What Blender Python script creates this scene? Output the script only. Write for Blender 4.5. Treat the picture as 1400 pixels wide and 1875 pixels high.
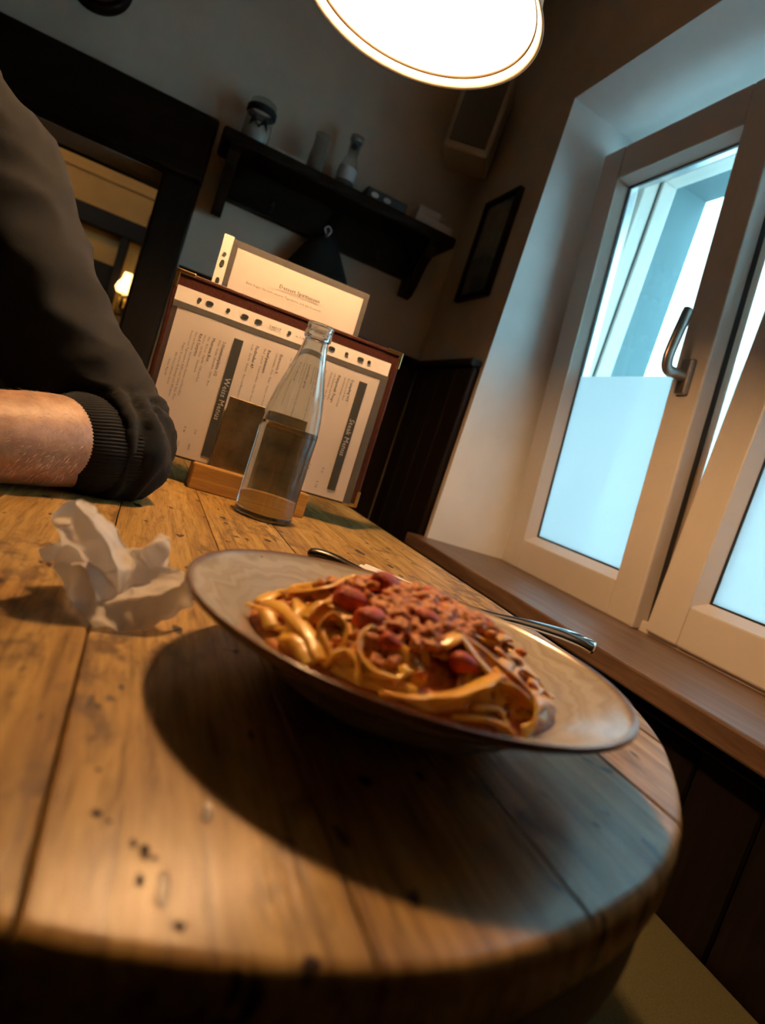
import bpy, bmesh, math, random
import numpy as np
from mathutils import Vector, Matrix, noise

for o in list(bpy.data.objects):
    bpy.data.objects.remove(o, do_unlink=True)
scene = bpy.context.scene
COL = scene.collection
PI = math.pi

# ------------------------------------------------------------------ camera
YAW, PITCH, ROLL, FPX = math.radians(22.19), math.radians(-4.99), math.radians(18.2), 1160.0
cam_d = bpy.data.cameras.new('camera')
cam = bpy.data.objects.new('camera', cam_d)
COL.objects.link(cam)
_f = Vector((math.sin(YAW) * math.cos(PITCH), math.cos(YAW) * math.cos(PITCH), math.sin(PITCH)))
_r0 = Vector((math.cos(YAW), -math.sin(YAW), 0))
_u0 = _r0.cross(_f)
_r = math.cos(ROLL) * _r0 + math.sin(ROLL) * _u0
_u = -math.sin(ROLL) * _r0 + math.cos(ROLL) * _u0
_m = Matrix((_r, _u, -_f)).transposed().to_4x4()
_m.translation = Vector((0, 0, 0.88))
cam.matrix_world = _m
cam_d.sensor_fit = 'VERTICAL'
cam_d.sensor_height = 36.0
cam_d.sensor_width = 36.0 * 1400 / 1875
cam_d.lens = FPX / 1875 * 36.0
cam_d.clip_start = 0.01
cam_d.clip_end = 60
cam_d.dof.use_dof = True
cam_d.dof.focus_distance = 0.68
cam_d.dof.aperture_fstop = 5.6
scene.camera = cam

# ------------------------------------------------------------------ world, exposure
world = bpy.data.worlds.new('overcast_sky')
scene.world = world
world.use_nodes = True
bg = world.node_tree.nodes['Background']
bg.inputs['Color'].default_value = (0.46, 0.84, 1.0, 1)
bg.inputs['Strength'].default_value = 10.5
scene.view_settings.view_transform = 'Standard'
scene.view_settings.look = 'None'
scene.view_settings.gamma = 1.0
scene.view_settings.exposure = 0.0
scene.view_settings.use_curve_mapping = False
scene.cycles.max_bounces = 8
scene.cycles.diffuse_bounces = 4
scene.cycles.glossy_bounces = 4
scene.cycles.transmission_bounces = 8
scene.cycles.transparent_max_bounces = 12
scene.cycles.sample_clamp_indirect = 6.0
scene.cycles.use_adaptive_sampling = True
scene.cycles.adaptive_threshold = 0.03
scene.cycles.use_light_tree = False
LAMP_STRENGTH = 740.0
LAMP_COLOR = (1.0, 0.55, 0.24)

# ------------------------------------------------------------------ materials
class NT:
    def __init__(self, name):
        self.m = bpy.data.materials.new(name)
        self.m.use_nodes = True
        self.t = self.m.node_tree
        self.b = self.t.nodes['Principled BSDF']
        self.out = self.t.nodes['Material Output']
    def n(self, typ, **kw):
        nd = self.t.nodes.new(typ)
        for k, v in kw.items():
            if k.startswith('i_'):
                nd.inputs[k[2:].replace('_', ' ')].default_value = v
            else:
                setattr(nd, k, v)
        return nd
    def l(self, a, b):
        self.t.links.new(a, b)
    def coord(self, scale=(1, 1, 1), loc=(0, 0, 0), out='Object'):
        tc = self.n('ShaderNodeTexCoord')
        mp = self.n('ShaderNodeMapping')
        mp.inputs['Scale'].default_value = scale
        mp.inputs['Location'].default_value = loc
        self.l(tc.outputs[out], mp.inputs['Vector'])
        return mp.outputs['Vector']
    def noise(self, vec, scale, detail=4, rough=0.55, dist=0.0):
        nd = self.n('ShaderNodeTexNoise')
        nd.inputs['Scale'].default_value = scale
        nd.inputs['Detail'].default_value = detail
        nd.inputs['Roughness'].default_value = rough
        nd.inputs['Distortion'].default_value = dist
        self.l(vec, nd.inputs['Vector'])
        return nd.outputs['Fac']
    def ramp(self, fac, stops):
        nd = self.n('ShaderNodeValToRGB')
        cr = nd.color_ramp
        while len(cr.elements) < len(stops):
            cr.elements.new(0.5)
        for e, (p, c) in zip(cr.elements, stops):
            e.position = p
            e.color = (c[0], c[1], c[2], 1) if len(c) == 3 else c
        self.l(fac, nd.inputs['Fac'])
        return nd.outputs['Color']
    def mix(self, fac, a, b, mode='MIX'):
        nd = self.n('ShaderNodeMix', data_type='RGBA', blend_type=mode)
        for s, v in ((nd.inputs[0], fac), (nd.inputs[6], a), (nd.inputs[7], b)):
            if isinstance(v, (int, float)):
                s.default_value = v
            elif isinstance(v, tuple):
                s.default_value = (v[0], v[1], v[2], 1)
            else:
                self.l(v, s)
        return nd.outputs[2]
    def bump(self, h, strength=0.3, dist=0.002):
        nd = self.n('ShaderNodeBump')
        nd.inputs['Strength'].default_value = strength
        nd.inputs['Distance'].default_value = dist
        self.l(h, nd.inputs['Height'])
        self.l(nd.outputs['Normal'], self.b.inputs['Normal'])
        return nd
    def set(self, **kw):
        for k, v in kw.items():
            s = self.b.inputs[k.replace('_', ' ')]
            if isinstance(v, tuple):
                s.default_value = (v[0], v[1], v[2], 1) if len(v) == 3 and s.type == 'RGBA' else v
            elif isinstance(v, (int, float)):
                s.default_value = v
            else:
                self.l(v, s)
        return self

def simple(name, color, rough=0.5, metal=0.0, nscale=30.0, amount=0.15, bump=0.0, **kw):
    """a base colour with a little procedural mottling and relief"""
    t = NT(name)
    v = t.coord()
    f = t.noise(v, nscale, 5)
    dk = tuple(c * (1 - amount) for c in color)
    lt = tuple(min(1, c * (1 + amount)) for c in color)
    t.set(Base_Color=t.ramp(f, [(0.3, dk), (0.7, lt)]), Roughness=rough, Metallic=metal, **kw)
    if bump:
        t.bump(f, bump, 0.002)
    return t.m

def thin_clear(name, tint=(1, 1, 1), rough=0.02, ior=1.45, extra=0.0, extra_col=(1, 1, 1)):
    """thin pane: straight-through transparency with a Fresnel reflection and an optional milky part"""
    t = NT(name)
    lw = t.n('ShaderNodeLayerWeight'); lw.inputs['Blend'].default_value = 0.5
    pw = t.n('ShaderNodeMath', operation='POWER'); pw.inputs[1].default_value = 5.0
    t.l(lw.outputs['Facing'], pw.inputs[0])
    f0 = ((ior - 1) / (ior + 1)) ** 2
    fr = t.n('ShaderNodeMath', operation='MULTIPLY_ADD'); fr.inputs[1].default_value = 1 - f0; fr.inputs[2].default_value = f0
    t.l(pw.outputs[0], fr.inputs[0])
    tr = t.n('ShaderNodeBsdfTransparent'); tr.inputs['Color'].default_value = (*tint, 1)
    gl = t.n('ShaderNodeBsdfGlossy'); gl.inputs['Roughness'].default_value = rough
    mx = t.n('ShaderNodeMixShader')
    t.l(fr.outputs[0], mx.inputs[0]); t.l(tr.outputs[0], mx.inputs[1]); t.l(gl.outputs[0], mx.inputs[2])
    last = mx
    if extra:
        df = t.n('ShaderNodeBsdfDiffuse'); df.inputs['Color'].default_value = (*extra_col, 1)
        m2 = t.n('ShaderNodeMixShader'); m2.inputs[0].default_value = extra
        t.l(mx.outputs[0], m2.inputs[1]); t.l(df.outputs[0], m2.inputs[2])
        last = m2
    t.l(last.outputs[0], t.out.inputs['Surface'])
    return t.m

def oak_material():
    t = NT('worn_oak')
    oi = t.n('ShaderNodeObjectInfo')
    off = t.n('ShaderNodeVectorMath', operation='SCALE'); off.inputs['Scale'].default_value = 7.0
    cmb = t.n('ShaderNodeCombineXYZ')
    t.l(oi.outputs['Random'], cmb.inputs[0]); t.l(oi.outputs['Random'], cmb.inputs[1])
    t.l(cmb.outputs[0], off.inputs[0])
    tc = t.n('ShaderNodeTexCoord')
    add = t.n('ShaderNodeVectorMath', operation='ADD')
    t.l(tc.outputs['Object'], add.inputs[0]); t.l(off.outputs[0], add.inputs[1])
    def mp(s):
        m = t.n('ShaderNodeMapping'); m.inputs['Scale'].default_value = s
        t.l(add.outputs[0], m.inputs['Vector']); return m.outputs['Vector']
    grain = t.noise(mp((120, 8, 60)), 1.0, 6, 0.68, 0.8)
    broad = t.noise(mp((24, 2.6, 10)), 1.0, 4, 0.6, 1.4)
    fine = t.noise(mp((420, 26, 100)), 1.0, 5, 0.7)
    wear = t.noise(mp((13, 8, 10)), 1.0, 4, 0.6, 0.4)
    fleck = t.noise(mp((80, 36, 40)), 1.0, 4, 0.6)
    c1 = t.ramp(broad, [(0.3, (0.26, 0.135, 0.034)), (0.5, (0.44, 0.265, 0.075)), (0.72, (0.56, 0.37, 0.12))])
    c2 = t.ramp(grain, [(0.34, (0.30, 0.24, 0.19)), (0.48, (0.84, 0.81, 0.78)), (0.62, (1, 1, 1))])
    col = t.mix(0.75, c1, c2, 'MULTIPLY')
    c3 = t.ramp(fine, [(0.36, (0.38, 0.32, 0.27)), (0.5, (1, 1, 1))])
    col = t.mix(0.55, col, c3, 'MULTIPLY')
    wm = t.ramp(wear, [(0.50, (0, 0, 0)), (0.60, (1, 1, 1))])
    fm = t.ramp(fleck, [(0.47, (0, 0, 0)), (0.58, (1, 1, 1))])
    msk = t.mix(1.0, wm, fm, 'MULTIPLY')
    msk = t.mix(1.0, msk, (0.85, 0.85, 0.85), 'MULTIPLY')
    col = t.mix(msk, col, (0.12, 0.062, 0.024))
    pit = t.noise(mp((70, 30, 30)), 1.0, 2, 0.5)
    pm = t.ramp(pit, [(0.665, (0, 0, 0)), (0.70, (1, 1, 1))])
    col = t.mix(pm, col, (0.035, 0.018, 0.012))
    rgh = t.ramp(grain, [(0.3, (0.58, 0.58, 0.58)), (0.7, (0.42, 0.42, 0.42))])
    t.set(Base_Color=col, Roughness=rgh, Specular_IOR_Level=0.2, Coat_Weight=0.28, Coat_Roughness=0.22, Coat_IOR=1.5)
    hm = t.mix(0.5, grain, t.mix(1.0, fine, pm, 'SUBTRACT'))
    bn = t.bump(hm, 0.35, 0.0012)
    t.l(bn.outputs['Normal'], t.b.inputs['Coat Normal'])
    return t.m

def wood(name, dark, light, rough=0.45, scale=(6, 60, 60), bump=0.2):
    t = NT(name)
    f = t.noise(t.coord(scale), 1.0, 6, 0.6, 0.8)
    g = t.noise(t.coord(tuple(s * 4 for s in scale)), 1.0, 4, 0.6)
    col = t.ramp(f, [(0.3, dark), (0.7, light)])
    col = t.mix(0.4, col, t.ramp(g, [(0.35, (0.6, 0.6, 0.6)), (0.6, (1, 1, 1))]), 'MULTIPLY')
    t.set(Base_Color=col, Roughness=rough, Specular_IOR_Level=0.15 if light[0] < 0.03 else 0.45)
    t.bump(f, bump, 0.001)
    return t.m

def plate_material(cx, cy):
    t = NT('speckled_stoneware')
    tc = t.n('ShaderNodeTexCoord')
    mp = t.n('ShaderNodeMapping'); mp.inputs['Location'].default_value = (-cx, -cy, 0)
    t.l(tc.outputs['Object'], mp.inputs['Vector'])
    sx = t.n('ShaderNodeSeparateXYZ'); t.l(mp.outputs[0], sx.inputs[0])
    cb = t.n('ShaderNodeCombineXYZ'); t.l(sx.outputs[0], cb.inputs[0]); t.l(sx.outputs[1], cb.inputs[1])
    ln = t.n('ShaderNodeVectorMath', operation='LENGTH'); t.l(cb.outputs[0], ln.inputs[0])
    rad = ln.outputs['Value']
    nz = t.noise(mp.outputs[0], 14, 3)
    m1 = t.n('ShaderNodeMath', operation='MULTIPLY_ADD'); m1.inputs[1].default_value = 0.075
    t.l(nz, m1.inputs[0]); t.l(rad, m1.inputs[2])
    cb2 = t.n('ShaderNodeCombineXYZ'); t.l(m1.outputs[0], cb2.inputs[0])
    sw = t.noise(cb2.outputs[0], 120, 4, 0.55)
    col = t.ramp(sw, [(0.28, (0.22, 0.17, 0.12)), (0.42, (0.42, 0.36, 0.28)), (0.66, (0.55, 0.50, 0.42))])
    vo = t.n('ShaderNodeTexVoronoi'); vo.inputs['Scale'].default_value = 120
    t.l(mp.outputs[0], vo.inputs['Vector'])
    sp = t.ramp(vo.outputs['Distance'], [(0.06, (1, 1, 1)), (0.10, (0, 0, 0))])
    gate = t.ramp(t.noise(mp.outputs[0], 60, 2), [(0.5, (0, 0, 0)), (0.56, (1, 1, 1))])
    col = t.mix(t.mix(1.0, sp, gate, 'MULTIPLY'), col, (0.05, 0.03, 0.02))
    m2 = t.n('ShaderNodeMath', operation='MULTIPLY_ADD'); m2.inputs[1].default_value = 0.004
    t.l(nz, m2.inputs[0]); t.l(rad, m2.inputs[2])
    rm = t.n('ShaderNodeMapRange'); rm.inputs['From Min'].default_value = 0.1225; rm.inputs['From Max'].default_value = 0.1255
    t.l(m2.outputs[0], rm.inputs['Value'])
    col = t.mix(rm.outputs[0], col, (0.16, 0.075, 0.03))
    t.set(Base_Color=col, Roughness=0.22, Coat_Weight=0.4, Coat_Roughness=0.12)
    t.bump(sw, 0.15, 0.0006)
    return t.m

def food(name, c_dark, c_mid, c_light, rough, scale, bump, sss=0.15, coat=0.12):
    t = NT(name)
    v = t.coord()
    f = t.noise(v, scale, 5, 0.65)
    t.set(Base_Color=t.ramp(f, [(0.3, c_dark), (0.5, c_mid), (0.72, c_light)]), Roughness=rough,
          Subsurface_Weight=sss, Subsurface_Radius=(0.6, 0.25, 0.1), Subsurface_Scale=0.004,
          Coat_Weight=coat, Coat_Roughness=0.2)
    t.bump(t.noise(v, scale * 2.5, 4, 0.6), bump, 0.0015)
    return t.m

def skin_material():
    t = NT('skin')
    v = t.coord()
    f = t.noise(v, 60, 5, 0.6); g = t.noise(v, 260, 4, 0.6)
    col = t.ramp(f, [(0.3, (0.36, 0.19, 0.11)), (0.55, (0.50, 0.30, 0.18)), (0.75, (0.58, 0.37, 0.24))])
    col = t.mix(0.35, col, t.ramp(g, [(0.35, (0.7, 0.6, 0.55)), (0.6, (1, 1, 1))]), 'MULTIPLY')
    t.set(Base_Color=col, Roughness=0.5, Subsurface_Weight=0.2, Subsurface_Radius=(1.0, 0.35, 0.2), Subsurface_Scale=0.005)
    t.bump(g, 0.35, 0.0008)
    return t.m

def fabric_material():
    t = NT('charcoal_jersey')
    v = t.coord()
    f = t.noise(v, 1400, 2, 0.5); g = t.noise(v, 18, 4)
    t.set(Base_Color=t.ramp(g, [(0.3, (0.005, 0.0068, 0.0092)), (0.7, (0.010, 0.0115, 0.014))]), Roughness=0.9,
          Sheen_Weight=0.04, Sheen_Roughness=0.5, Sheen_Tint=(0.6, 0.55, 0.5), Specular_IOR_Level=0.2)
    t.bump(f, 0.25, 0.0006)
    return t.m

def film_material():
    t = NT('frosted_film')
    v = t.coord()
    f = t.noise(v, 900, 2)
    tl = t.n('ShaderNodeBsdfTranslucent'); tl.inputs['Color'].default_value = (0.55, 0.53, 0.53, 1)
    df = t.n('ShaderNodeBsdfDiffuse'); df.inputs['Color'].default_value = (0.75, 0.78, 0.8, 1)
    tr = t.n('ShaderNodeBsdfTransparent'); tr.inputs['Color'].default_value = (0.95, 0.98, 1.0, 1)
    m1 = t.n('ShaderNodeMixShader'); m1.inputs[0].default_value = 0.12
    t.l(tl.outputs[0], m1.inputs[1]); t.l(df.outputs[0], m1.inputs[2])
    m2 = t.n('ShaderNodeMixShader')
    rr = t.n('ShaderNodeMapRange'); rr.inputs['To Min'].default_value = 0.10; rr.inputs['To Max'].default_value = 0.16
    t.l(f, rr.inputs['Value']); t.l(rr.outputs[0], m2.inputs[0])
    t.l(m1.outputs[0], m2.inputs[1]); t.l(tr.outputs[0], m2.inputs[2])
    t.l(m2.outputs[0], t.out.inputs['Surface'])
    return t.m

def glass_material(name, color=(1, 1, 1), ior=1.5, rough=0.0):
    t = NT(name)
    t.set(Base_Color=color, Roughness=rough, IOR=ior, Transmission_Weight=1.0)
    return t.m

def emitter(name, color, strength):
    t = NT(name)
    t.set(Base_Color=(0.9, 0.9, 0.9), Emission_Color=color, Emission_Strength=strength)
    return t.m

def tissue_material():
    t = NT('white_paper_napkin')
    f = t.noise(t.coord(), 900, 3)
    df = t.n('ShaderNodeBsdfDiffuse'); t.l(t.ramp(f, [(0.3, (0.92, 0.90, 0.88)), (0.7, (0.96, 0.95, 0.93))]), df.inputs['Color'])
    tl = t.n('ShaderNodeBsdfTranslucent'); tl.inputs['Color'].default_value = (0.95, 0.92, 0.87, 1)
    mx = t.n('ShaderNodeMixShader'); mx.inputs[0].default_value = 0.42
    t.l(df.outputs[0], mx.inputs[1]); t.l(tl.outputs[0], mx.inputs[2])
    t.l(mx.outputs[0], t.out.inputs['Surface'])
    return t.m

def opal_material():
    t = NT('white_opal_shade')
    df = t.n('ShaderNodeBsdfDiffuse'); df.inputs['Color'].default_value = (0.62, 0.58, 0.50, 1)
    tl = t.n('ShaderNodeBsdfTranslucent'); tl.inputs['Color'].default_value = (0.75, 0.62, 0.45, 1)
    mx = t.n('ShaderNodeMixShader'); mx.inputs[0].default_value = 0.14
    t.l(df.outputs[0], mx.inputs[1]); t.l(tl.outputs[0], mx.inputs[2])
    t.l(mx.outputs[0], t.out.inputs['Surface'])
    return t.m

PCX, PCY = 0.164, 0.309      # plate centre
M = dict(
    oak=oak_material(),
    edge=wood('shaded_edge_oak', (0.02, 0.010, 0.006), (0.06, 0.03, 0.014), 0.5, (8, 8, 120)),  # oak darkened to paint in the shade on the table's side
    dark=wood('dark_stained_wood', (0.006, 0.0045, 0.0035), (0.014, 0.009, 0.006), 0.5, (50, 50, 5)),
    darkh=wood('dark_stained_wood_beam', (0.006, 0.0045, 0.0035), (0.015, 0.009, 0.006), 0.5, (5, 50, 50)),
    board=wood('wainscot_wood', (0.007, 0.005, 0.004), (0.016, 0.009, 0.006), 0.4, (50, 50, 4)),
    sill=wood('sill_wood', (0.10, 0.052, 0.030), (0.23, 0.135, 0.085), 0.38, (60, 5, 40)),
    block=wood('holder_wood', (0.34, 0.16, 0.03), (0.56, 0.31, 0.08), 0.4, (8, 60, 90)),
    plaster=simple('plaster_wall', (0.54, 0.455, 0.36), 0.9, nscale=9, amount=0.08, bump=0.08),
    umber=simple('umber_wall', (0.09, 0.06, 0.04), 0.9, nscale=9, amount=0.1),
    reveal=simple('white_reveal_plaster', (0.78, 0.78, 0.77), 0.85, nscale=7, amount=0.06, bump=0.08),
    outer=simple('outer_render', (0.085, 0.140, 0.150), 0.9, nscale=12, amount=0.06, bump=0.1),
    facade=simple('white_facade', (0.92, 0.92, 0.91), 0.9, nscale=2, amount=0.03),
    facade_trim=simple('facade_sill_grey', (0.30, 0.34, 0.36), 0.8, amount=0.1),
    ceil=simple('ceiling_paint', (0.60, 0.53, 0.43), 0.9, nscale=8, amount=0.06),
    floor=wood('floor_boards', (0.03, 0.02, 0.013), (0.07, 0.045, 0.028), 0.5, (60, 5, 30)),
    pvc=simple('window_plastic', (0.64, 0.58, 0.52), 0.35, nscale=20, amount=0.02),
    rubber=simple('black_gasket', (0.012, 0.013, 0.014), 0.6, amount=0.1),
    steel=simple('brushed_steel', (0.55, 0.55, 0.56), 0.28, 1.0, nscale=120, amount=0.06),
    handle=simple('grey_bronze_handle', (0.32, 0.29, 0.26), 0.35, 0.85, nscale=80, amount=0.06),
    cutlery=simple('polished_steel', (0.72, 0.72, 0.72), 0.10, 1.0, nscale=60, amount=0.03),
    black=simple('dark_reflection', (0.008, 0.008, 0.009), 0.3, nscale=60, amount=0.1),  # dark reflection on a metal handle, painted in as black
    pane=thin_clear('window_glass', (0.965, 0.99, 0.995), 0.01),
    film=film_material(),
    bottle=glass_material('clear_bottle_glass', (0.96, 1.0, 0.985), 1.5),
    water=glass_material('still_water', (0.99, 1.0, 1.0), 1.333),
    jar=thin_clear('jar_glass', (0.80, 0.80, 0.78), 0.05, 1.5, 0.08, (0.6, 0.6, 0.58)),
    sleeve=thin_clear('clear_plastic_sleeve', (0.95, 0.95, 0.95), 0.12, 1.4, 0.04),
    seam=thin_clear('sleeve_seam', (0.45, 0.43, 0.42), 0.25, 1.4, 0.15, (0.5, 0.47, 0.44)),
    strip=simple('white_punch_strip', (0.80, 0.76, 0.70), 0.4, nscale=40, amount=0.03),
    paper=simple('menu_paper', (0.74, 0.67, 0.61), 0.7, nscale=18, amount=0.05, bump=0.12),
    ink=simple('print_ink', (0.085, 0.065, 0.055), 0.7, amount=0.1),
    band=simple('print_band', (0.016, 0.022, 0.020), 0.5, amount=0.1),
    bandtext=simple('print_white', (0.62, 0.60, 0.56), 0.7, amount=0.05),
    leather=simple('oxblood_leather', (0.050, 0.014, 0.009), 0.34, nscale=260, amount=0.3, bump=0.3),
    brass=simple('brass_corner', (0.80, 0.56, 0.24), 0.25, 1.0, nscale=60, amount=0.08),
    plaque=simple('tarnished_brass_plate', (0.30, 0.23, 0.13), 0.38, 1.0, nscale=28, amount=0.45, bump=0.05),
    plate=plate_material(0, 0),
    pasta=food('tagliatelle', (0.70, 0.27, 0.025), (0.90, 0.50, 0.06), (0.95, 0.62, 0.12), 0.36, 45, 0.15),
    meat=food('minced_meat_sauce', (0.36, 0.065, 0.008), (0.68, 0.21, 0.020), (0.86, 0.42, 0.06), 0.42, 260, 0.6, 0.0, 0.0),
    tomato=food('tomato_chunk', (0.30, 0.024, 0.006), (0.52, 0.055, 0.010), (0.66, 0.17, 0.02), 0.55, 170, 0.6, 0.1, 0.0),
    napkin=tissue_material(),
    skin=skin_material(),
    fabric=fabric_material(),
    hair=simple('dark_brown_hair', (0.03, 0.018, 0.012), 0.5, nscale=200, amount=0.3, bump=0.3),
    armhair=simple('arm_hair', (0.50, 0.33, 0.21), 0.4, amount=0.2),
    trousers=simple('dark_trousers', (0.012, 0.014, 0.022), 0.9, nscale=300, amount=0.2),
    opal=opal_material(),
    ring=simple('tan_lamp_ring', (0.022, 0.012, 0.004), 0.5, amount=0.1),
    bulb=emitter('lit_bulb', LAMP_COLOR, LAMP_STRENGTH),
    gouge=simple('dark_gouge', (0.03, 0.016, 0.010), 0.8, nscale=400, amount=0.4),
    cord=simple('black_cord', (0.01, 0.01, 0.01), 0.6, amount=0.1),
    grille=simple('speaker_cloth', (0.10, 0.095, 0.08), 0.9, nscale=500, amount=0.3, bump=0.3),
    speaker=simple('beige_speaker_box', (0.36, 0.29, 0.20), 0.5, nscale=40, amount=0.05),
    art=simple('faded_print', (0.22, 0.20, 0.16), 0.6, nscale=22, amount=0.35),
    olive=simple('olive_seat_cloth', (0.11, 0.10, 0.042), 0.9, nscale=600, amount=0.25, bump=0.3),
    whitebox=simple('white_card', (0.55, 0.50, 0.45), 0.7, nscale=30, amount=0.05),
    darkbox=simple('dark_card_box', (0.03, 0.035, 0.035), 0.5, nscale=30, amount=0.3),
    label=simple('pale_bottle_label', (0.50, 0.48, 0.50), 0.7, nscale=30, amount=0.05),
    felt=simple('black_felt', (0.006, 0.008, 0.009), 0.95, nscale=200, amount=0.3),
    amber=simple("amber_wall", (0.46, 0.28, 0.10), 0.9, nscale=9, amount=0.07),
    shade=emitter('lit_sconce_glass', (1.0, 0.66, 0.22), 4.0),
    added_bulb=emitter('added_room_lamp', (1.0, 0.58, 0.20), 45.0),
)

# ------------------------------------------------------------------ helpers
def tag(o, label=None, cat=None, group=None, kind=None):
    if label: o['label'] = label
    if cat: o['category'] = cat
    if group: o['group'] = group
    if kind: o['kind'] = kind
    return o

def thing(name, label, cat, loc=(0, 0, 0), group=None, kind=None):
    o = bpy.data.objects.new(name, None)
    COL.objects.link(o)
    o.location = loc
    o.empty_display_size = 0.02
    return tag(o, label, cat, group, kind)

def root_loc(o):
    v = Vector(o.location)
    while o.parent:
        o = o.parent
        v += Vector(o.location)
    return v

def obj(name, verts, faces, mat, parent=None, smooth=False, origin=None):
    """world-space verts -> one mesh object (under parent when given)"""
    me = bpy.data.meshes.new(name)
    V = np.asarray(verts, float)
    if origin is None:
        origin = (V.min(0) + V.max(0)) / 2
        origin[2] = V[:, 2].min()
    og = Vector([float(c) for c in origin])
    me.from_pydata([tuple(float(c) for c in v) for v in (V - np.array(og))], [], [tuple(int(i) for i in f) for f in faces])
    me.materials.append(M[mat])
    if smooth:
        me.polygons.foreach_set('use_smooth', [True] * len(me.polygons))
    me.update()
    o = bpy.data.objects.new(name, me)
    COL.objects.link(o)
    if parent:
        o.parent = parent
        o.location = og - root_loc(parent)
    else:
        o.location = og
    return o

def add_mat(o, mat, fn):
    o.data.materials.append(M[mat])
    for p in o.data.polygons:
        if fn(p):
            p.material_index = len(o.data.materials) - 1

BF = [(0, 3, 2, 1), (4, 5, 6, 7), (0, 1, 5, 4), (1, 2, 6, 5), (2, 3, 7, 6), (3, 0, 4, 7)]
def box_vf(x0, x1, y0, y1, z0, z1):
    return [(x0, y0, z0), (x1, y0, z0), (x1, y1, z0), (x0, y1, z0), (x0, y0, z1), (x1, y0, z1), (x1, y1, z1), (x0, y1, z1)], BF

def bevel_vf(vf, w, seg=2):
    bm = bmesh.new()
    vs = [bm.verts.new(v) for v in vf[0]]
    for f in vf[1]:
        bm.faces.new([vs[i] for i in f])
    bmesh.ops.bevel(bm, geom=list(bm.edges), offset=w, segments=seg, affect='EDGES', profile=0.5)
    bm.verts.ensure_lookup_table(); bm.verts.index_update()
    r = [tuple(v.co) for v in bm.verts], [tuple(v.index for v in f.verts) for f in bm.faces]
    bm.free()
    return r

def join(*vfs):
    V, F = [], []
    for v, f in vfs:
        k = len(V)
        V += [tuple(p) for p in v]
        F += [tuple(i + k for i in q) for q in f]
    return V, F

def bbox(*a, w=0.0, seg=2):
    b = box_vf(*a)
    return bevel_vf(b, w, seg) if w else b

def lathe(profile, cx, cy, z0=0.0, n=48, cap=False):
    V, F = [], []
    m = len(profile)
    for i in range(n):
        a = 2 * PI * i / n
        for r, z in profile:
            V.append((cx + r * math.cos(a), cy + r * math.sin(a), z0 + z))
    for i in range(n):
        j = (i + 1) % n
        for k in range(m - 1):
            F.append((i * m + k, j * m + k, j * m + k + 1, i * m + k + 1))
    return V, F

def catmull(P, n):
    P = np.asarray(P, float)
    if len(P) == 2:
        P = np.array([P[0], (P[0] + P[1]) / 2, P[1]])
    Q = np.vstack([2 * P[0] - P[1], P, 2 * P[-1] - P[-2]])
    out = []
    segs = len(P) - 1
    for t in np.linspace(0, segs, n):
        i = min(int(t), segs - 1); u = t - i
        p0, p1, p2, p3 = Q[i], Q[i + 1], Q[i + 2], Q[i + 3]
        out.append(0.5 * (2 * p1 + (p2 - p0) * u + (2 * p0 - 5 * p1 + 4 * p2 - p3) * u * u + (3 * p1 - p0 - 3 * p2 + p3) * u ** 3))
    return np.array(out)

def frames(P, ref=(0, 0, 1)):
    """tangent, side and up vectors along a path, parallel transported"""
    T = np.gradient(P, axis=0)
    T /= np.linalg.norm(T, axis=1)[:, None] + 1e-12
    u = np.array(ref, float)
    S, U = [], []
    for t in T:
        u = u - t * (u @ t)
        u /= np.linalg.norm(u) + 1e-12
        S.append(np.cross(t, u)); U.append(u.copy())
    return T, np.array(S), np.array(U)

def tube(P, R, n=16, ref=(0, 0, 1), caps=True, disp=None):
    """R: (k,) or (k,2) radii; disp(i, angle) adds to the radius"""
    P = np.asarray(P, float); R = np.asarray(R, float)
    if R.ndim == 0: R = np.full(len(P), float(R))
    if R.ndim == 1: R = np.stack([R, R], 1)
    T, S, U = frames(P, ref)
    V, F = [], []
    for i in range(len(P)):
        for j in range(n):
            a = 2 * PI * j / n
            d = disp(i, a) if disp else 0
            V.append(P[i] + S[i] * math.cos(a) * (R[i, 0] + d) + U[i] * math.sin(a) * (R[i, 1] + d))
    for i in range(len(P) - 1):
        for j in range(n):
            k = (j + 1) % n
            F.append((i * n + j, i * n + k, (i + 1) * n + k, (i + 1) * n + j))
    if caps:
        F.append(tuple(range(n - 1, -1, -1)))
        F.append(tuple((len(P) - 1) * n + j for j in range(n)))
    return V, F

def xf(vf, mat):
    return [tuple(mat @ Vector(v)) for v in vf[0]], vf[1]

def fix_normals(o):
    bm = bmesh.new(); bm.from_mesh(o.data)
    bmesh.ops.recalc_face_normals(bm, faces=list(bm.faces))
    bm.to_mesh(o.data); bm.free()
    return o

def remeshed(vf, voxel, smooth=6):
    me = bpy.data.meshes.new('tmp'); me.from_pydata([tuple(map(float, p)) for p in vf[0]], [], [tuple(map(int, f)) for f in vf[1]])
    o = bpy.data.objects.new('tmp', me); COL.objects.link(o)
    fix_normals(o)
    md = o.modifiers.new('r', 'REMESH'); md.mode = 'VOXEL'; md.voxel_size = voxel; md.use_smooth_shade = True
    if smooth:
        ms = o.modifiers.new('s', 'SMOOTH'); ms.iterations = smooth; ms.factor = 0.5
    dg = bpy.context.evaluated_depsgraph_get(); dg.update()
    m2 = bpy.data.meshes.new_from_object(o.evaluated_get(dg))
    bpy.data.objects.remove(o, do_unlink=True)
    V = np.zeros(len(m2.vertices) * 3); m2.vertices.foreach_get('co', V); V = V.reshape(-1, 3)
    N = np.zeros(len(m2.vertices) * 3); m2.vertices.foreach_get('normal', N); N = N.reshape(-1, 3)
    F = [tuple(p.vertices) for p in m2.polygons]
    bpy.data.meshes.remove(m2)
    return V, F, N

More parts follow.
